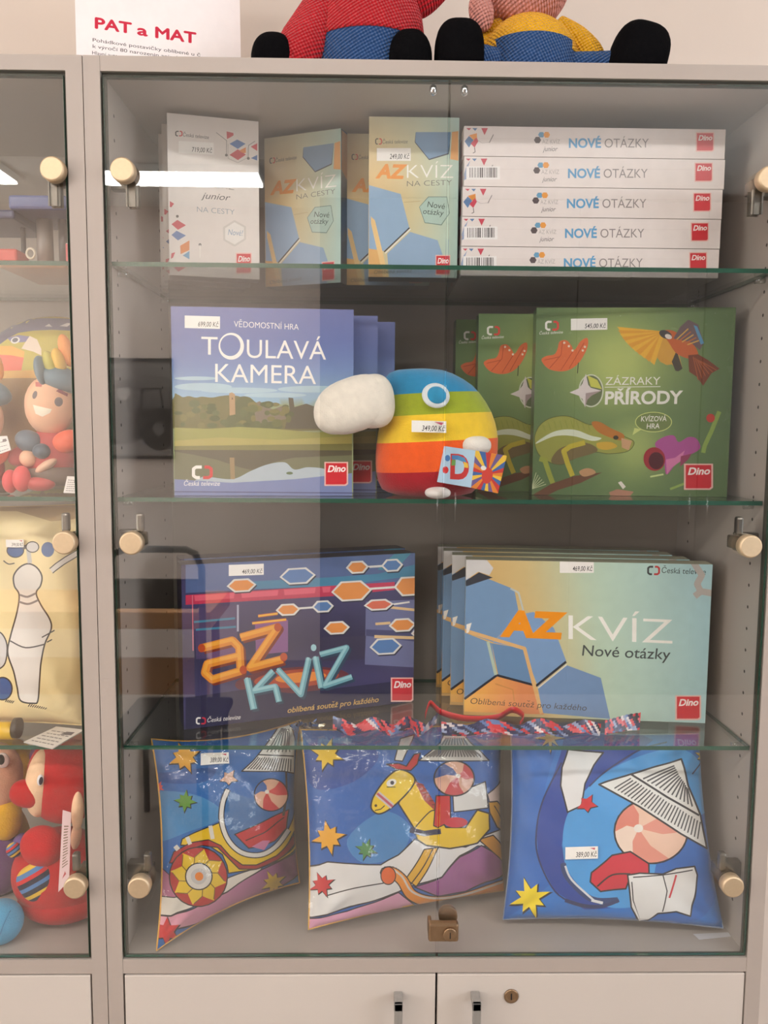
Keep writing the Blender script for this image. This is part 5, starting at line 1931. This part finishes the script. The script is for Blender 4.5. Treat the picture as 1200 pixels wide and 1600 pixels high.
def cut_ellipsoid(c, r, z0, z1, rot=(0, 0, 0), seg=36, rings=30):
    """part of an ellipsoid between two heights"""
    g = G()
    rows = []
    for j in range(rings + 1):
        zz = max(z0, c[2] - r[2]) + (min(z1, c[2] + r[2]) - max(z0, c[2] - r[2])) * j / rings
        k = math.sqrt(max(0, 1 - ((zz - c[2]) / r[2]) ** 2))
        rows.append([g.vert((c[0] + r[0] * k * math.cos(2 * math.pi * i / seg), c[1] + r[1] * k * math.sin(2 * math.pi * i / seg), zz)) for i in range(seg)])
    for A_, B_ in zip(rows, rows[1:]):
        for i in range(seg):
            g.face((A_[i], A_[(i + 1) % seg], B_[(i + 1) % seg], B_[i]), 0, None, True)
    g.face(rows[0][::-1])
    g.face(rows[-1])
    return g

def limb(pts, radii):
    g = G()
    P = [Vector(p) for p in pts]
    fine, rr = [], []
    for k in range(len(P) - 1):
        for j in range(8):
            s = j / 8
            p0, p1, p2, p3 = P[max(0, k - 1)], P[k], P[k + 1], P[min(len(P) - 1, k + 2)]
            fine.append(0.5 * (2 * p1 + (p2 - p0) * s + (2 * p0 - 5 * p1 + 4 * p2 - p3) * s * s + (3 * p1 - p0 - 3 * p2 + p3) * s ** 3))
            rr.append(radii[k] + (radii[k + 1] - radii[k]) * s)
    fine.append(P[-1])
    rr.append(radii[-1])
    g.tube(fine, rr, seg=20)
    g.ell(P[-1], (radii[-1],) * 3, seg=20, rings=10)
    for v in g.v:
        v.z = max(v.z, TOPZ + .0004)
    return g

def dolls():
    # red and blue doll
    c = at(575, 92, .085)
    t = thing('knitted_doll', 'knitted doll with red top, blue trousers and black shoes sitting on the cabinet', 'doll', (c.x, .085, TOPZ), group=None)
    body = (c.x, .085, TOPZ + .036)
    r = (.078, .070, .150)
    zb = TOPZ + .050
    wb(cut_ellipsoid(body, r, TOPZ + .0005, zb), 'trousers', KBLUE, t)
    wb(cut_ellipsoid(body, (r[0] + .0012, r[1] + .0012, r[2]), zb - .002, TOPZ + .5), 'sweater', KRED, t)
    # arms
    wb(limb([at(540, -25, .085), at(505, 28, .070), at(474, 74, .055), at(452, 104, .045)], [.030, .034, .034, .028]), 'arm', KRED, t)
    wb(limb([at(612, -20, .09), at(650, 2, .08), at(690, -30, .075)], [.026, .023, .020]), 'arm', KRED, t)
    for a, rr, nm in ((at(428, 99, .042), (.030, .034, .036), 'shoe'), (at(640, 99, .036), (.0300, .034, .040), 'shoe')):
        g = G()
        g.ell(a, rr, clampz=TOPZ + .0004, e=.85)
        wb(g, nm, KBLACK, t)
    for x0, x1 in ((at(610, 95, .07), at(638, 110, .04)),):
        wb(limb([Vector((x0.x, x0.y, TOPZ + .024)), Vector(((x0.x + x1.x) / 2, .05, TOPZ + .022)), Vector((x1.x, x1.y, TOPZ + .02))], [.024, .022, .019]), 'leg', KBLUE, t)
    g = G()
    g.ell((c.x, .085, TOPZ + .245), (.068, .064, .070), e=.95)
    wb(g, 'head', KPINK, t)
    g = G()
    g.ell((c.x, .089, TOPZ + .275), (.070, .066, .052), e=.95)
    wb(g, 'cap', KBLUE, t)
    # yellow and blue doll
    c = at(826, 94, .09)
    t = thing('knitted_doll', 'knitted doll with yellow top, blue trousers and black shoes sitting on the cabinet', 'doll', (c.x, .09, TOPZ), group=None)
    body = (c.x, .09, TOPZ + .020)
    r = (.068, .066, .118)
    zb = TOPZ + .051
    wb(cut_ellipsoid(body, (r[0], r[1], r[2] * .80), TOPZ + .0005, zb), 'trousers', KBLUE, t)
    wb(cut_ellipsoid((c.x, .094, TOPZ + .020), (r[0] + .006, r[1] + .001, .080), zb - .014, TOPZ + .5), 'sweater', KYEL, t)
    wb(limb([at(868, 48, .095), at(896, 66, .088), at(918, 88, .08), at(925, 108, .075)], [.020, .022, .022, .020]), 'arm', KYEL, t)
    wb(limb([at(782, 48, .10), at(762, 60, .095), at(752, 85, .085), at(748, 105, .08)], [.018, .017, .015, .013]), 'arm', KYEL, t)
    for a, rr, rt in ((at(717, 90, .038), (.033, .036, .045), (0, 0, 0)), (at(996, 94, .038), (.038, .036, .045), (0, math.radians(14), 0))):
        g = G()
        g.ell(a, rr, clampz=TOPZ + .0004, e=.72, rot=rt)
        wb(g, 'shoe', KBLACK, t)
    wb(limb([Vector((c.x - .04, .07, TOPZ + .022)), Vector((c.x - .07, .05, TOPZ + .02)), Vector((at(720, 92, .03).x, .035, TOPZ + .02))], [.022, .021, .018]), 'leg', KBLUE, t)
    wb(limb([Vector((c.x + .04, .07, TOPZ + .022)), Vector((c.x + .09, .055, TOPZ + .020)), Vector((at(985, 92, .03).x, .035, TOPZ + .016))], [.020, .017, .015]), 'leg', KBLUE, t)
    h = at(812, -34, .105)
    g = G()
    g.ell(h, (.072, .066, .070), e=.92)
    wb(g, 'head', KPINK, t)
    g = G()
    g.ell(at(752, 18, .070), (.017, .016, .026), rot=(0, math.radians(-12), 0))
    wb(g, 'ear', KPINK, t)
dolls()

def sign():
    bl, br = Vector((-.4895, .030, TOPZ + .0003)), Vector((-.283, .093, TOPZ + .0003))
    e1 = (br - bl).normalized()
    n = Vector((e1.y, -e1.x, 0))
    lean = Vector((0, .0, 1)) * .297 - n * .02
    w, h = (br - bl).length, .297
    e2 = lean.normalized()
    nn = e1.cross(e2)
    def rd(px, py):
        d = ray(px, py)
        q = CAM + d * ((bl - CAM).dot(nn) / d.dot(nn)) - bl
        return (q.dot(e1), q.dot(e2))
    g = G()
    A = Art(w, h, rd).frame(100, 0, 3.75)
    A.fill((232, 224, 224))
    red = (192, 22, 56)
    for dx, dy in ((0, 0), (4, 0), (8, 1), (4, -3), (4, 3)):
        A.text('PAT', (180 + dx, 165 + dy), (390 + dx, 196 + dy), 62, red)
        A.text('a', (428 + dx, 202 + dy), (484 + dx, 212 + dy), 58, red)
        A.text('MAT', (534 + dx, 220 + dy), (768 + dx, 254 + dy), 62, red)
    dk = (70, 62, 66)
    A.text('Pohádkové postavičky oblíbené u č', (168, 243), (800, 332), 20, dk, bold=.004)
    A.text('k výročí 80 narozenin animátora', (168, 280), (740, 358), 20, dk, bold=.004)
    A.text('Hlavní autor', (165, 318), (330, 340), 20, dk, bold=.004)
    A.emit(g, lambda u, v: (bl + e1 * u + e2 * v, nn), 0)
    g.n = {}
    B = [bl, br, br + e2 * h, bl + e2 * h]
    g.face([g.vert(p - nn * .0005) for p in B[::-1]], 0, (232, 224, 224))
    tag(g.build('paper_sign', MATTEPRINT, origin=bl, fix=False), 'white paper sign with red heading standing on top of the cabinets', 'sign')
sign()

# ------------------------------------------------------------------ left cabinet: toy with the blue roof
def roof_toy():
    c = at(60, 400, .12)
    t = thing('wooden_toy', 'toy with a flat blue roof on grey posts over an orange base, top shelf', 'toy', (c.x, .12, Z1))
    x0, x1 = -.70, at(108, 400, .09).x
    mats = {k: mat('toy_' + k, v, .4, noise=.05, coat=.2) for k, v in dict(blue=(96, 104, 150), dark_blue=(60, 66, 100), orange=(232, 150, 80), grey=(150, 140, 132), red=(206, 70, 56), pale=(232, 220, 200), dark=(74, 66, 62)).items()}
    def part(nm, col, f):
        g = G()
        f(g)
        wb(g, nm, mats[col], t)
    part('base', 'orange', lambda g: g.box((at(8, 420, .10).x, .075, Z1), (x1, .215, Z1 + .010), bev=.004))
    zr0, zr1 = at(60, 327, .075).z, at(60, 304, .075).z
    part('roof', 'blue', lambda g: g.box((at(12, 315, .075).x, .075, zr0), (x1 + .004, .20, zr1), bev=.004))
    part('canopy', 'dark_blue', lambda g: g.box((-.72, .078, at(5, 341, .078).z), (at(22, 335, .078).x, .20, at(5, 327, .078).z), bev=.003))
    for px, rr, col in ((70, .0115, 'grey'), (36, .0035, 'dark'), (100, .008, 'dark')):
        p = at(px, 360, .135)
        part('post', col, lambda g: g.tube([(p.x, .135, Z1 + .0095), (p.x, .135, zr0 + .001)], rr, seg=20))
    part('block', 'red', lambda g: g.box((-.70, .085, Z1 + .0098), (at(26, 395, .085).x, .13, at(10, 388, .085).z), bev=.003))
    q = at(48, 396, .08)
    ring = [(q.x + .0058 * math.cos(a), .08, q.z + .0068 * math.sin(a)) for a in [2 * math.pi * k / 20 for k in range(20)]]
    part('hoop', 'pale', lambda g: g.tube(ring, .0016, seg=8, closed=True))
roof_toy()
def slim_box():
    a, b = at(104, 430, .05), at(119, 368, .05)
    g = G()
    h = b.z - Z1
    g.box((a.x, .05, Z1), (b.x, .15, Z1 + h * .74), 0, (236, 226, 206), bev=.001)
    g.quad((a.x, .0497, Z1), (a.x + .004, .0497, Z1), (a.x + .004, .0497, Z1 + h * .72), (a.x, .0497, Z1 + h * .72), 0, (214, 80, 84))
    g.box((a.x + .006, .052, Z1 + h * .74), (b.x, .14, Z1 + h), 0, (226, 222, 96), bev=.001)
    tag(g.build('slim_box', PRINT, origin=((a.x + b.x) / 2, .1, Z1), fix=False), 'slim white, red and yellow box beside the blue roofed toy', 'box')
slim_box()

class Puff:
    """upholstered ellipsoid whose front carries a print; read like the other printed faces"""
    def __init__(s, c, r, e=1.0):
        s.c, s.r = Vector(c), r
    def rd(s, px, py):
        p = at(px, py, s.c.y - s.r[1] * .6)
        for _ in range(5):
            x, z = (p.x - s.c.x) / s.r[0], (p.z - s.c.z) / s.r[2]
            p = at(px, py, s.c.y - s.r[1] * math.sqrt(max(0, 1 - x * x - z * z)))
        return (p.x - s.c.x + s.r[0], p.z - s.c.z + s.r[2])
    def art(s):
        return Art(2 * s.r[0], 2 * s.r[2], s.rd)
    def put(s, g, A, col):
        g.ell(s.c, s.r, 0, col, seg=40, rings=28)
        def mp(u, v):
            x, z = u / s.r[0] - 1, v / s.r[2] - 1
            k = math.hypot(x, z)
            if k > .985:
                x, z = x * .985 / k, z * .985 / k
            y = -math.sqrt(1 - x * x - z * z)
            n = Vector((x / s.r[0], y / s.r[1], z / s.r[2])).normalized()
            return s.c + Vector((x * s.r[0], y * s.r[1], z * s.r[2])) + n * .0006, n
        g2 = G()
        A.emit(g2, mp, 0, cell=min(s.r) * .14, ground=col, keep=lambda u, v: math.hypot(u / s.r[0] - 1, v / s.r[2] - 1) < .97)
        off = len(g.v)
        g.v += g2.v
        g.f += [(tuple(i + off for i in f[0]), f[1], f[2], True) for f in g2.f]

PLUSHPRINT = mat('soft_print', 'ink', .6, noise=.03, nscale=60, sheen=.15, bump=.1, bscale=300)

def dome_cushion():
    c = at(92, 640, .20)
    pf = Puff((c.x, .20, Z2 + .132), (.140, .075, .134))
    t = thing('dome_cushion', 'round olive yellow cushion with a big beaked bird print behind two cloth dolls', 'cushion', (c.x, .20, Z2))
    A = pf.art().frame(0, 490, 8.571)
    A.poly([(-600, -50), (1700, -50), (1700, 260), (1000, 236), (700, 222), (450, 232), (250, 262), (120, 330), (-80, 480), (-300, 700)], (118, 116, 132))
    A.poly([(600, 175), (660, 140), (700, 180)], (206, 200, 198))
    A.poly([(800, 170), (900, 180), (960, 135), (900, 130)], (206, 200, 198))
    A.poly([(100, 330), (250, 290), (400, 310), (360, 380), (250, 390), (150, 380)], (140, 136, 170))
    A.ell((208, 360), 62, 44, (236, 232, 226), rot=-.3)
    A.ell((206, 357), 40, 28, (110, 110, 120), rot=-.3)
    A.poly([(290, 470), (400, 302), (500, 350), (556, 480), (556, 562), (450, 512)], (244, 226, 206), sm=False)
    A.poly([(-300, 520), (-100, 440), (160, 436), (330, 510), (322, 592), (150, 560), (-300, 560)], (250, 186, 96))
    A.poly([(-300, 555), (150, 560), (322, 592), (286, 780), (210, 795), (-300, 795)], (240, 124, 100))
    A.poly([(-300, 790), (340, 760), (560, 760), (1700, 790), (1700, 900), (-300, 900)], (230, 180, 100))
    A.poly([(-300, 880), (1700, 880), (1700, 2600), (-300, 2600)], (170, 136, 90))
    g = G()
    pf.put(g, A, (206, 190, 98))
    for v in g.v:
        v.z = max(v.z, Z2 + .0004)
        v.x = min(v.x, -.4965)                                   # squashed against the divider
    wb(g, 'printed_cover', PLUSHPRINT, t)
dome_cushion()

def cloth_doll(dx, dy, label, Y):
    P = lambda x, y, yy=0: at(x + dx, y + dy, Y + yy)
    base = P(75, 760)
    t = thing('cloth_doll', label, 'doll', (base.x, Y, Z2), group='cloth dolls with blue caps')
    k = (1.1124 + Y) / 1285.36
    hc = P(78, 634)
    pf = Puff(hc, (37 * k, 30 * k, 46 * k))
    A = pf.art().frame(dx, 490 + dy, 8.571)
    A.poly([(480, 920), (570, 925), (560, 985), (480, 980)], (206, 110, 104))
    A.poly([(750, 1040), (790, 1005), (940, 1080), (925, 1115)], (150, 60, 70))
    A.ell((470, 1090), 30, 55, (116, 100, 100), rot=.3)
    A.ell((785, 1182), 55, 62, (116, 104, 108))
    A.poly([(445, 1220), (560, 1250), (695, 1280), (670, 1330), (570, 1380), (480, 1340)], (252, 238, 216), sm=False)
    g = G()
    pf.put(g, A, (246, 190, 152))
    wb(g, 'head', PLUSHPRINT, t)
    def blob(nm, x, y, rx, ry, rz, col, rot=0, yy=0, e=1.0):
        g = G()
        g.ell(P(x, y, yy), (rx * k, ry * k, rz * k), 0, col, rot=(0, math.radians(rot), 0), seg=22, rings=14, e=e, clampz=Z2 + .0004)
        wb(g, nm, PLUSHPRINT, t)
    blob('cap', 93, 592, 36, 30, 20, (112, 136, 148), rot=18)
    blob('cap_brim', 66, 580, 9, 22, 24, (120, 140, 148), rot=-12, yy=-.012)
    blob('feather', 80, 572, 10, 14, 24, (206, 196, 96), rot=-18, yy=-.010)
    blob('feather', 92, 566, 10, 12, 22, (244, 196, 84), rot=-14, yy=-.008)
    blob('feather', 104, 548, 11, 10, 26, (248, 160, 84), rot=-16)
    blob('torso', 78, 712, 40, 26, 42, (190, 62, 58))
    blob('collar', 46, 690, 22, 18, 17, (100, 112, 124), rot=25, yy=-.014)
    blob('collar', 66, 705, 14, 16, 12, (84, 98, 112), rot=10, yy=-.020)
    blob('arm', 104, 690, 24, 14, 17, (240, 96, 56), rot=-24, yy=-.012)
    blob('arm', 36, 712, 24, 14, 16, (172, 66, 66), rot=-20, yy=-.006)
    blob('hand', 44, 716, 13, 11, 13, (240, 184, 150), yy=-.020)
    blob('hand', 72, 728, 19, 9, 7, (236, 190, 160), rot=-32, yy=-.022)
    blob('leg', 84, 742, 42, 26, 18, (108, 88, 76), rot=4, yy=-.004)
    blob('sock', 62, 756, 24, 12, 11, (200, 78, 74), yy=-.022)
    blob('shoe', 34, 748, 13, 16, 20, (236, 84, 84), yy=-.026)
    blob('shoe', 16, 752, 11, 15, 18, (232, 80, 84), yy=-.018)
cloth_doll(0, 0, 'cloth doll with a smiling face and blue cap, sitting beside the cabinet divider', .085)
cloth_doll(-112, 20, 'cloth doll with a blue cap at the left edge, reading a booklet', .085)
def booklet(name, label, pts, lines, col=(238, 230, 224)):
    g = G()
    a, b, c, d = [Vector(p) for p in pts]
    n = (b - a).cross(d - a).normalized()
    w, h = (b - a).length, (d - a).length
    A = Art(w, h, lambda x, y: (x, y))
    A.fill(col)
    r = random.Random(len(label))
    for k in range(lines):
        y = h * (.12 + .76 * k / lines)
        x = w * .12
        while x < w * .84:
            L = w * r.uniform(.06, .16)
            A.polyuv([(x, y), (min(x + L, w * .88), y), (min(x + L, w * .88), y + h * .035), (x, y + h * .035)], (120, 110, 108), nxt=False)
            x += L + w * .03
    A.layer += 1
    A.polyuv([(w * .55, h * .62), (w * .9, h * .66), (w * .86, h * .82), (w * .6, h * .80)], (110, 100, 100))
    A.emit(g, lambda u, v: ((a * (1 - u / w) + b * u / w) * (1 - v / h) + (d * (1 - u / w) + c * u / w) * v / h, n), 0)
    g.n = {}
    q = [p - n * .0016 for p in (a, b, c, d)]
    g.face([g.vert(p) for p in q[::-1]], 0, col)
    for i in range(4):
        p0, p1 = (a, b, c, d)[i], (a, b, c, d)[(i + 1) % 4]
        g.quad(p0, p0 - n * .0016, p1 - n * .0016, p1, 0, (206, 196, 190))
    tag(g.build(name, MATTEPRINT, origin=a, fix=False), label, 'booklet')
booklet('paper_booklet', 'white printed booklet standing on the shelf between doll and divider', [at(99, 770, .045), at(124, 771, .042), at(126, 745, .055), at(105, 744, .058)], 6)
booklet('paper_booklet', 'white booklet held by the cloth doll at the left edge', [at(-8, 712, .05), at(17, 703, .05), at(11, 681, .054), at(-8, 682, .054)], 3)
booklet('paper_leaflet', 'folded white price leaflet poking over the lowest glass shelf under the cream cushion', [at(37, 1159, .026), at(82, 1169, .0125), at(132, 1140, .058), at(88, 1135, .080)], 5, col=(226, 216, 206))

# ---- cream satin cushion
pc = Cushion('printed_cushion', 'cream satin cushion printed with a white skittle and blue balls', 'cushion',
             (-.840, .085, Z3 + .006), (-.526, .085, Z3 + .006), (-.520, .15, 1.385), (-.835, .15, 1.385), .048, .02, wr=.0042, seed=21, Tb=.035)
A = Art(pc.w, pc.h, pc.rd).frame(0, 780, 3.75)
A.poly([(-300, 60), (100, 70), (300, 130), (470, 110), (470, 20), (-300, 20)], (206, 176, 128), sm=False)
wht = (236, 228, 220)
# skittle (plain pin) with two grey neck rings
A.poly([(165, 378), (215, 400), (245, 450), (238, 505), (212, 550), (240, 620), (290, 700), (300, 760), (262, 850), (240, 960), (232, 1060), (222, 1180), (195, 1196), (120, 1180), (100, 1100), (80, 1010), (45, 900), (62, 800), (100, 660), (112, 560), (85, 510), (80, 450), (115, 400)], wht, sm=True, edge=(34, 32, 34), ew=9)
A.line([(116, 560), (160, 572), (208, 552)], 12, (120, 120, 126), sm=True)
A.line([(110, 600), (165, 614), (222, 592)], 12, (120, 120, 126), sm=True)
A.line([(60, 830), (150, 870), (262, 850)], 8, (60, 58, 60), sm=True)
A.line([(300, 420), (480, 300)], 38, (34, 32, 34))
A.line([(300, 420), (480, 300)], 26, wht)
A.ell((90, 300), 52, 44, (34, 32, 34))
A.ell((90, 300), 46, 38, (46, 88, 146))
A.line([(130, 285), (190, 268)], 24, (90, 88, 92))
A.line([(165, 290), (175, 375)], 26, (200, 196, 192))
A.ell((190, 280), 40, 34, (34, 32, 34))
A.ell((190, 280), 34, 28, (214, 208, 204))
A.ell((280, 295), 38, 44, (70, 100, 150))
A.line([(20, 360), (50, 380), (85, 375)], 7, (60, 56, 52), sm=True)
A.line([(245, 810), (320, 768)], 7, (50, 48, 48))
A.line([(275, 838), (305, 822)], 7, (50, 48, 48))
A.poly([(-60, 800), (0, 780), (40, 850), (30, 960), (-20, 1000), (-60, 990)], (214, 208, 206), sm=True, edge=(34, 32, 34), ew=8)
A.ell((15, 1110), 60, 70, (34, 32, 34))
A.ell((15, 1110), 52, 62, (52, 96, 156))
for k in range(9):
    A.line([(165 + 12 * k, 1215 + 2 * k), (178 + 12 * k, 1198 + 3 * k)], 6, (50, 46, 44))
for k in range(5):
    A.line([(30 + 10 * k, 1188 + 2 * k), (42 + 10 * k, 1174 + 2 * k)], 6, (50, 46, 44))
pc.build((244, 222, 168), A, back_col=(236, 212, 150), piping=(220, 196, 140))
pc.sticker((0, 780, 3.75), 40, 240, 150, 286, '399,00 Kč', ty=-6, off=.004)

def yellow_roll():
    c = at(0, 1132, .04)
    t = thing('ribbon_roll', 'yellow roll with a dark end at the left edge of the lowest glass shelf', 'roll', (c.x, .04, Z3))
    r = .0125
    x1 = at(18, 1132, .04).x
    g = G()
    g.tube([(x1 - .06, .045, Z3 + r), (x1, .045, Z3 + r)], r, seg=28)
    wb(g, 'band', mat('yellow_plastic', (250, 196, 36), .35, coat=.3), t)
    g = G()
    g.tube([(x1, .048, Z3 + r + .003), (x1 + .008, .048, Z3 + r + .003)], r + .002, seg=28)
    wb(g, 'end_disc', mat('dark_plastic', (62, 48, 36), .4), t)
yellow_roll()

# ---- plush toys at the bottom of the left cabinet
VELVET = mat('velvet_plush', 'ink', .95, noise=.08, nscale=60, bump=.35, bscale=400, sheen=.12, spec=.1)
ZB = Z_BOT + .0003
def blobs(t, Y):
    k = (1.1124 + Y) / 1285.36
    def f(nm, x, y, rx, ry, rz, col, rot=0, yy=0, e=1.0, fn=None, seg=30, rings=22):
        g = G()
        g.ell(at(x, y, Y + yy), (rx * k, ry * k, rz * k), 0, col, rot=(0, math.radians(rot), 0), seg=seg, rings=rings, e=e, clampz=ZB, fn=fn)
        return wb(g, nm, VELVET, t)
    return f
def red_plush():
    Y = .105
    b = at(95, 1430, Y)
    t = thing('plush_toy', 'red hooded plush toy with a pale face and striped pockets, sitting on the cabinet bottom', 'plush toy', (b.x, Y, ZB))
    f = blobs(t, Y)
    red, skin = (190, 10, 22), (250, 206, 166)
    f('body', 96, 1362, 78, 62, 72, red)
    f('hood', 104, 1215, 60, 54, 72, red, e=.92)
    f('face', 66, 1222, 24, 34, 56, skin, rot=7, yy=-.022)
    f('nose', 42, 1240, 26, 18, 21, red, rot=14, yy=-.040, e=.9)
    e_ = f('eye', 63, 1219, 5, 4, 9, (236, 230, 230), rot=8, yy=-.0525)
    f('pupil', 64, 1220, 3.0, 3.4, 6.5, (40, 30, 50), rot=8, yy=-.0545)
    g = G()
    pts = [at(*p, Y - .052) for p in ((45, 1250), (49, 1253), (53, 1248))]
    g.tube([Vector((p.x, p.y + .004, p.z)) for p in pts], .0009, 0, (150, 60, 40), seg=6)
    wb(g, 'mouth', VELVET, t)
    f('ear', 121, 1268, 9, 10, 32, skin, rot=3, yy=-.050)
    f('ear', 119, 1306, 8, 9, 22, (232, 178, 146), rot=8, yy=-.047)
    f('arm', 66, 1322, 34, 24, 32, (196, 18, 28), rot=24, yy=-.040)
    bands = ((70, 108, 160), (36, 40, 60), (226, 180, 50), (34, 36, 52), (80, 124, 176), (30, 34, 56), (206, 40, 44), (84, 128, 176), (226, 180, 60))
    f('pocket', 58, 1378, 30, 12, 30, None, rot=-30, yy=-.048, e=.8, rings=27, fn=lambda u: bands[min(8, int((u.z * .5 + .5) * 9))])
    f('pocket', 22, 1328, 12, 10, 12, None, rot=-35, yy=-.030, rings=20, fn=lambda u: bands[min(8, int((u.z * .5 + .5) * 9))])
    f('seat', 100, 1398, 72, 58, 38, (188, 18, 28))
    g = G()
    q = [at(91, 1394, .028), at(108, 1376, .028), at(111, 1270, .036), at(98, 1266, .036)]
    A = Art(.016, .112, lambda a, b_: (a, b_))
    A.fill((240, 206, 206))
    r = random.Random(2)
    for i in range(15):
        A.polyuv([(.004, .03 + i * .0042), (.004 + .006 * r.random() + .004, .03 + i * .0042), (.012, .032 + i * .0042), (.004, .032 + i * .0042)], (150, 120, 100))
    A.polyuv([(.005, .014), (.011, .016), (.009, .022)], (190, 60, 60))
    A.emit(g, lambda u, v: ((q[0] * (1 - u / .016) + q[1] * u / .016) * (1 - v / .112) + (q[3] * (1 - u / .016) + q[2] * u / .016) * v / .112, Vector((0, -1, 0))), 0)
    g.n = {}
    g.face([g.vert(p + Vector((0, .0008, 0))) for p in q[::-1]], 0, (236, 206, 206))
    wb(g, 'fabric_label', MATTEPRINT, t)
red_plush()
def yellow_plush():
    Y = .20
    b = at(0, 1420, Y)
    t = thing('plush_toy', 'yellow hooded plush toy with a peach face, at the left edge behind the red one', 'plush toy', (b.x, Y, ZB))
    f = blobs(t, Y)
    f('hood', 8, 1212, 52, 50, 62, (226, 172, 40))
    f('face', -4, 1212, 40, 30, 54, (240, 178, 146), yy=-.030)
    f('eye', 4, 1188, 11, 5, 12, (240, 214, 206), yy=-.0555)
    f('pupil', 2, 1187, 6, 5, 8, (40, 32, 30), yy=-.0585)
    f('body', -2, 1320, 50, 42, 78, (214, 160, 36))
    f('arm', 8, 1278, 26, 22, 36, (232, 176, 36), yy=-.034)
    f('leg', 0, 1348, 40, 36, 50, (112, 72, 120), yy=-.030)
    f('foot', 34, 1320, 14, 16, 18, (120, 90, 150), yy=-.034)
    f('bow', 58, 1180, 12, 12, 20, (166, 110, 168), rot=20)
    f('seat', -4, 1390, 46, 44, 45, (60, 48, 60))
yellow_plush()
def blue_plush():
    c = at(2, 1449, .043)
    t = thing('plush_ball', 'light blue plush ball at the left edge by the glass door', 'plush toy', (c.x, .043, ZB))
    g = G()
    r = 35 * (1.1124 + .043) / 1285.36
    g.ell((c.x, .043, ZB + r), (r, r, r), 0, (84, 156, 194))
    wb(g, 'ball', VELVET, t)
    g = G()
    pts = [(c.x + (r + .0002) * math.sin(a) * .3 + .012, .043 - (r + .0002) * math.cos(a) * .92, ZB + r + (r + .0002) * math.sin(a) * .9) for a in [(-1.1 + 2.2 * k / 14) for k in range(15)]]
    g.tube(pts, .0006, 0, (62, 124, 164), seg=6)
    wb(g, 'seam', VELVET, t)
blue_plush()
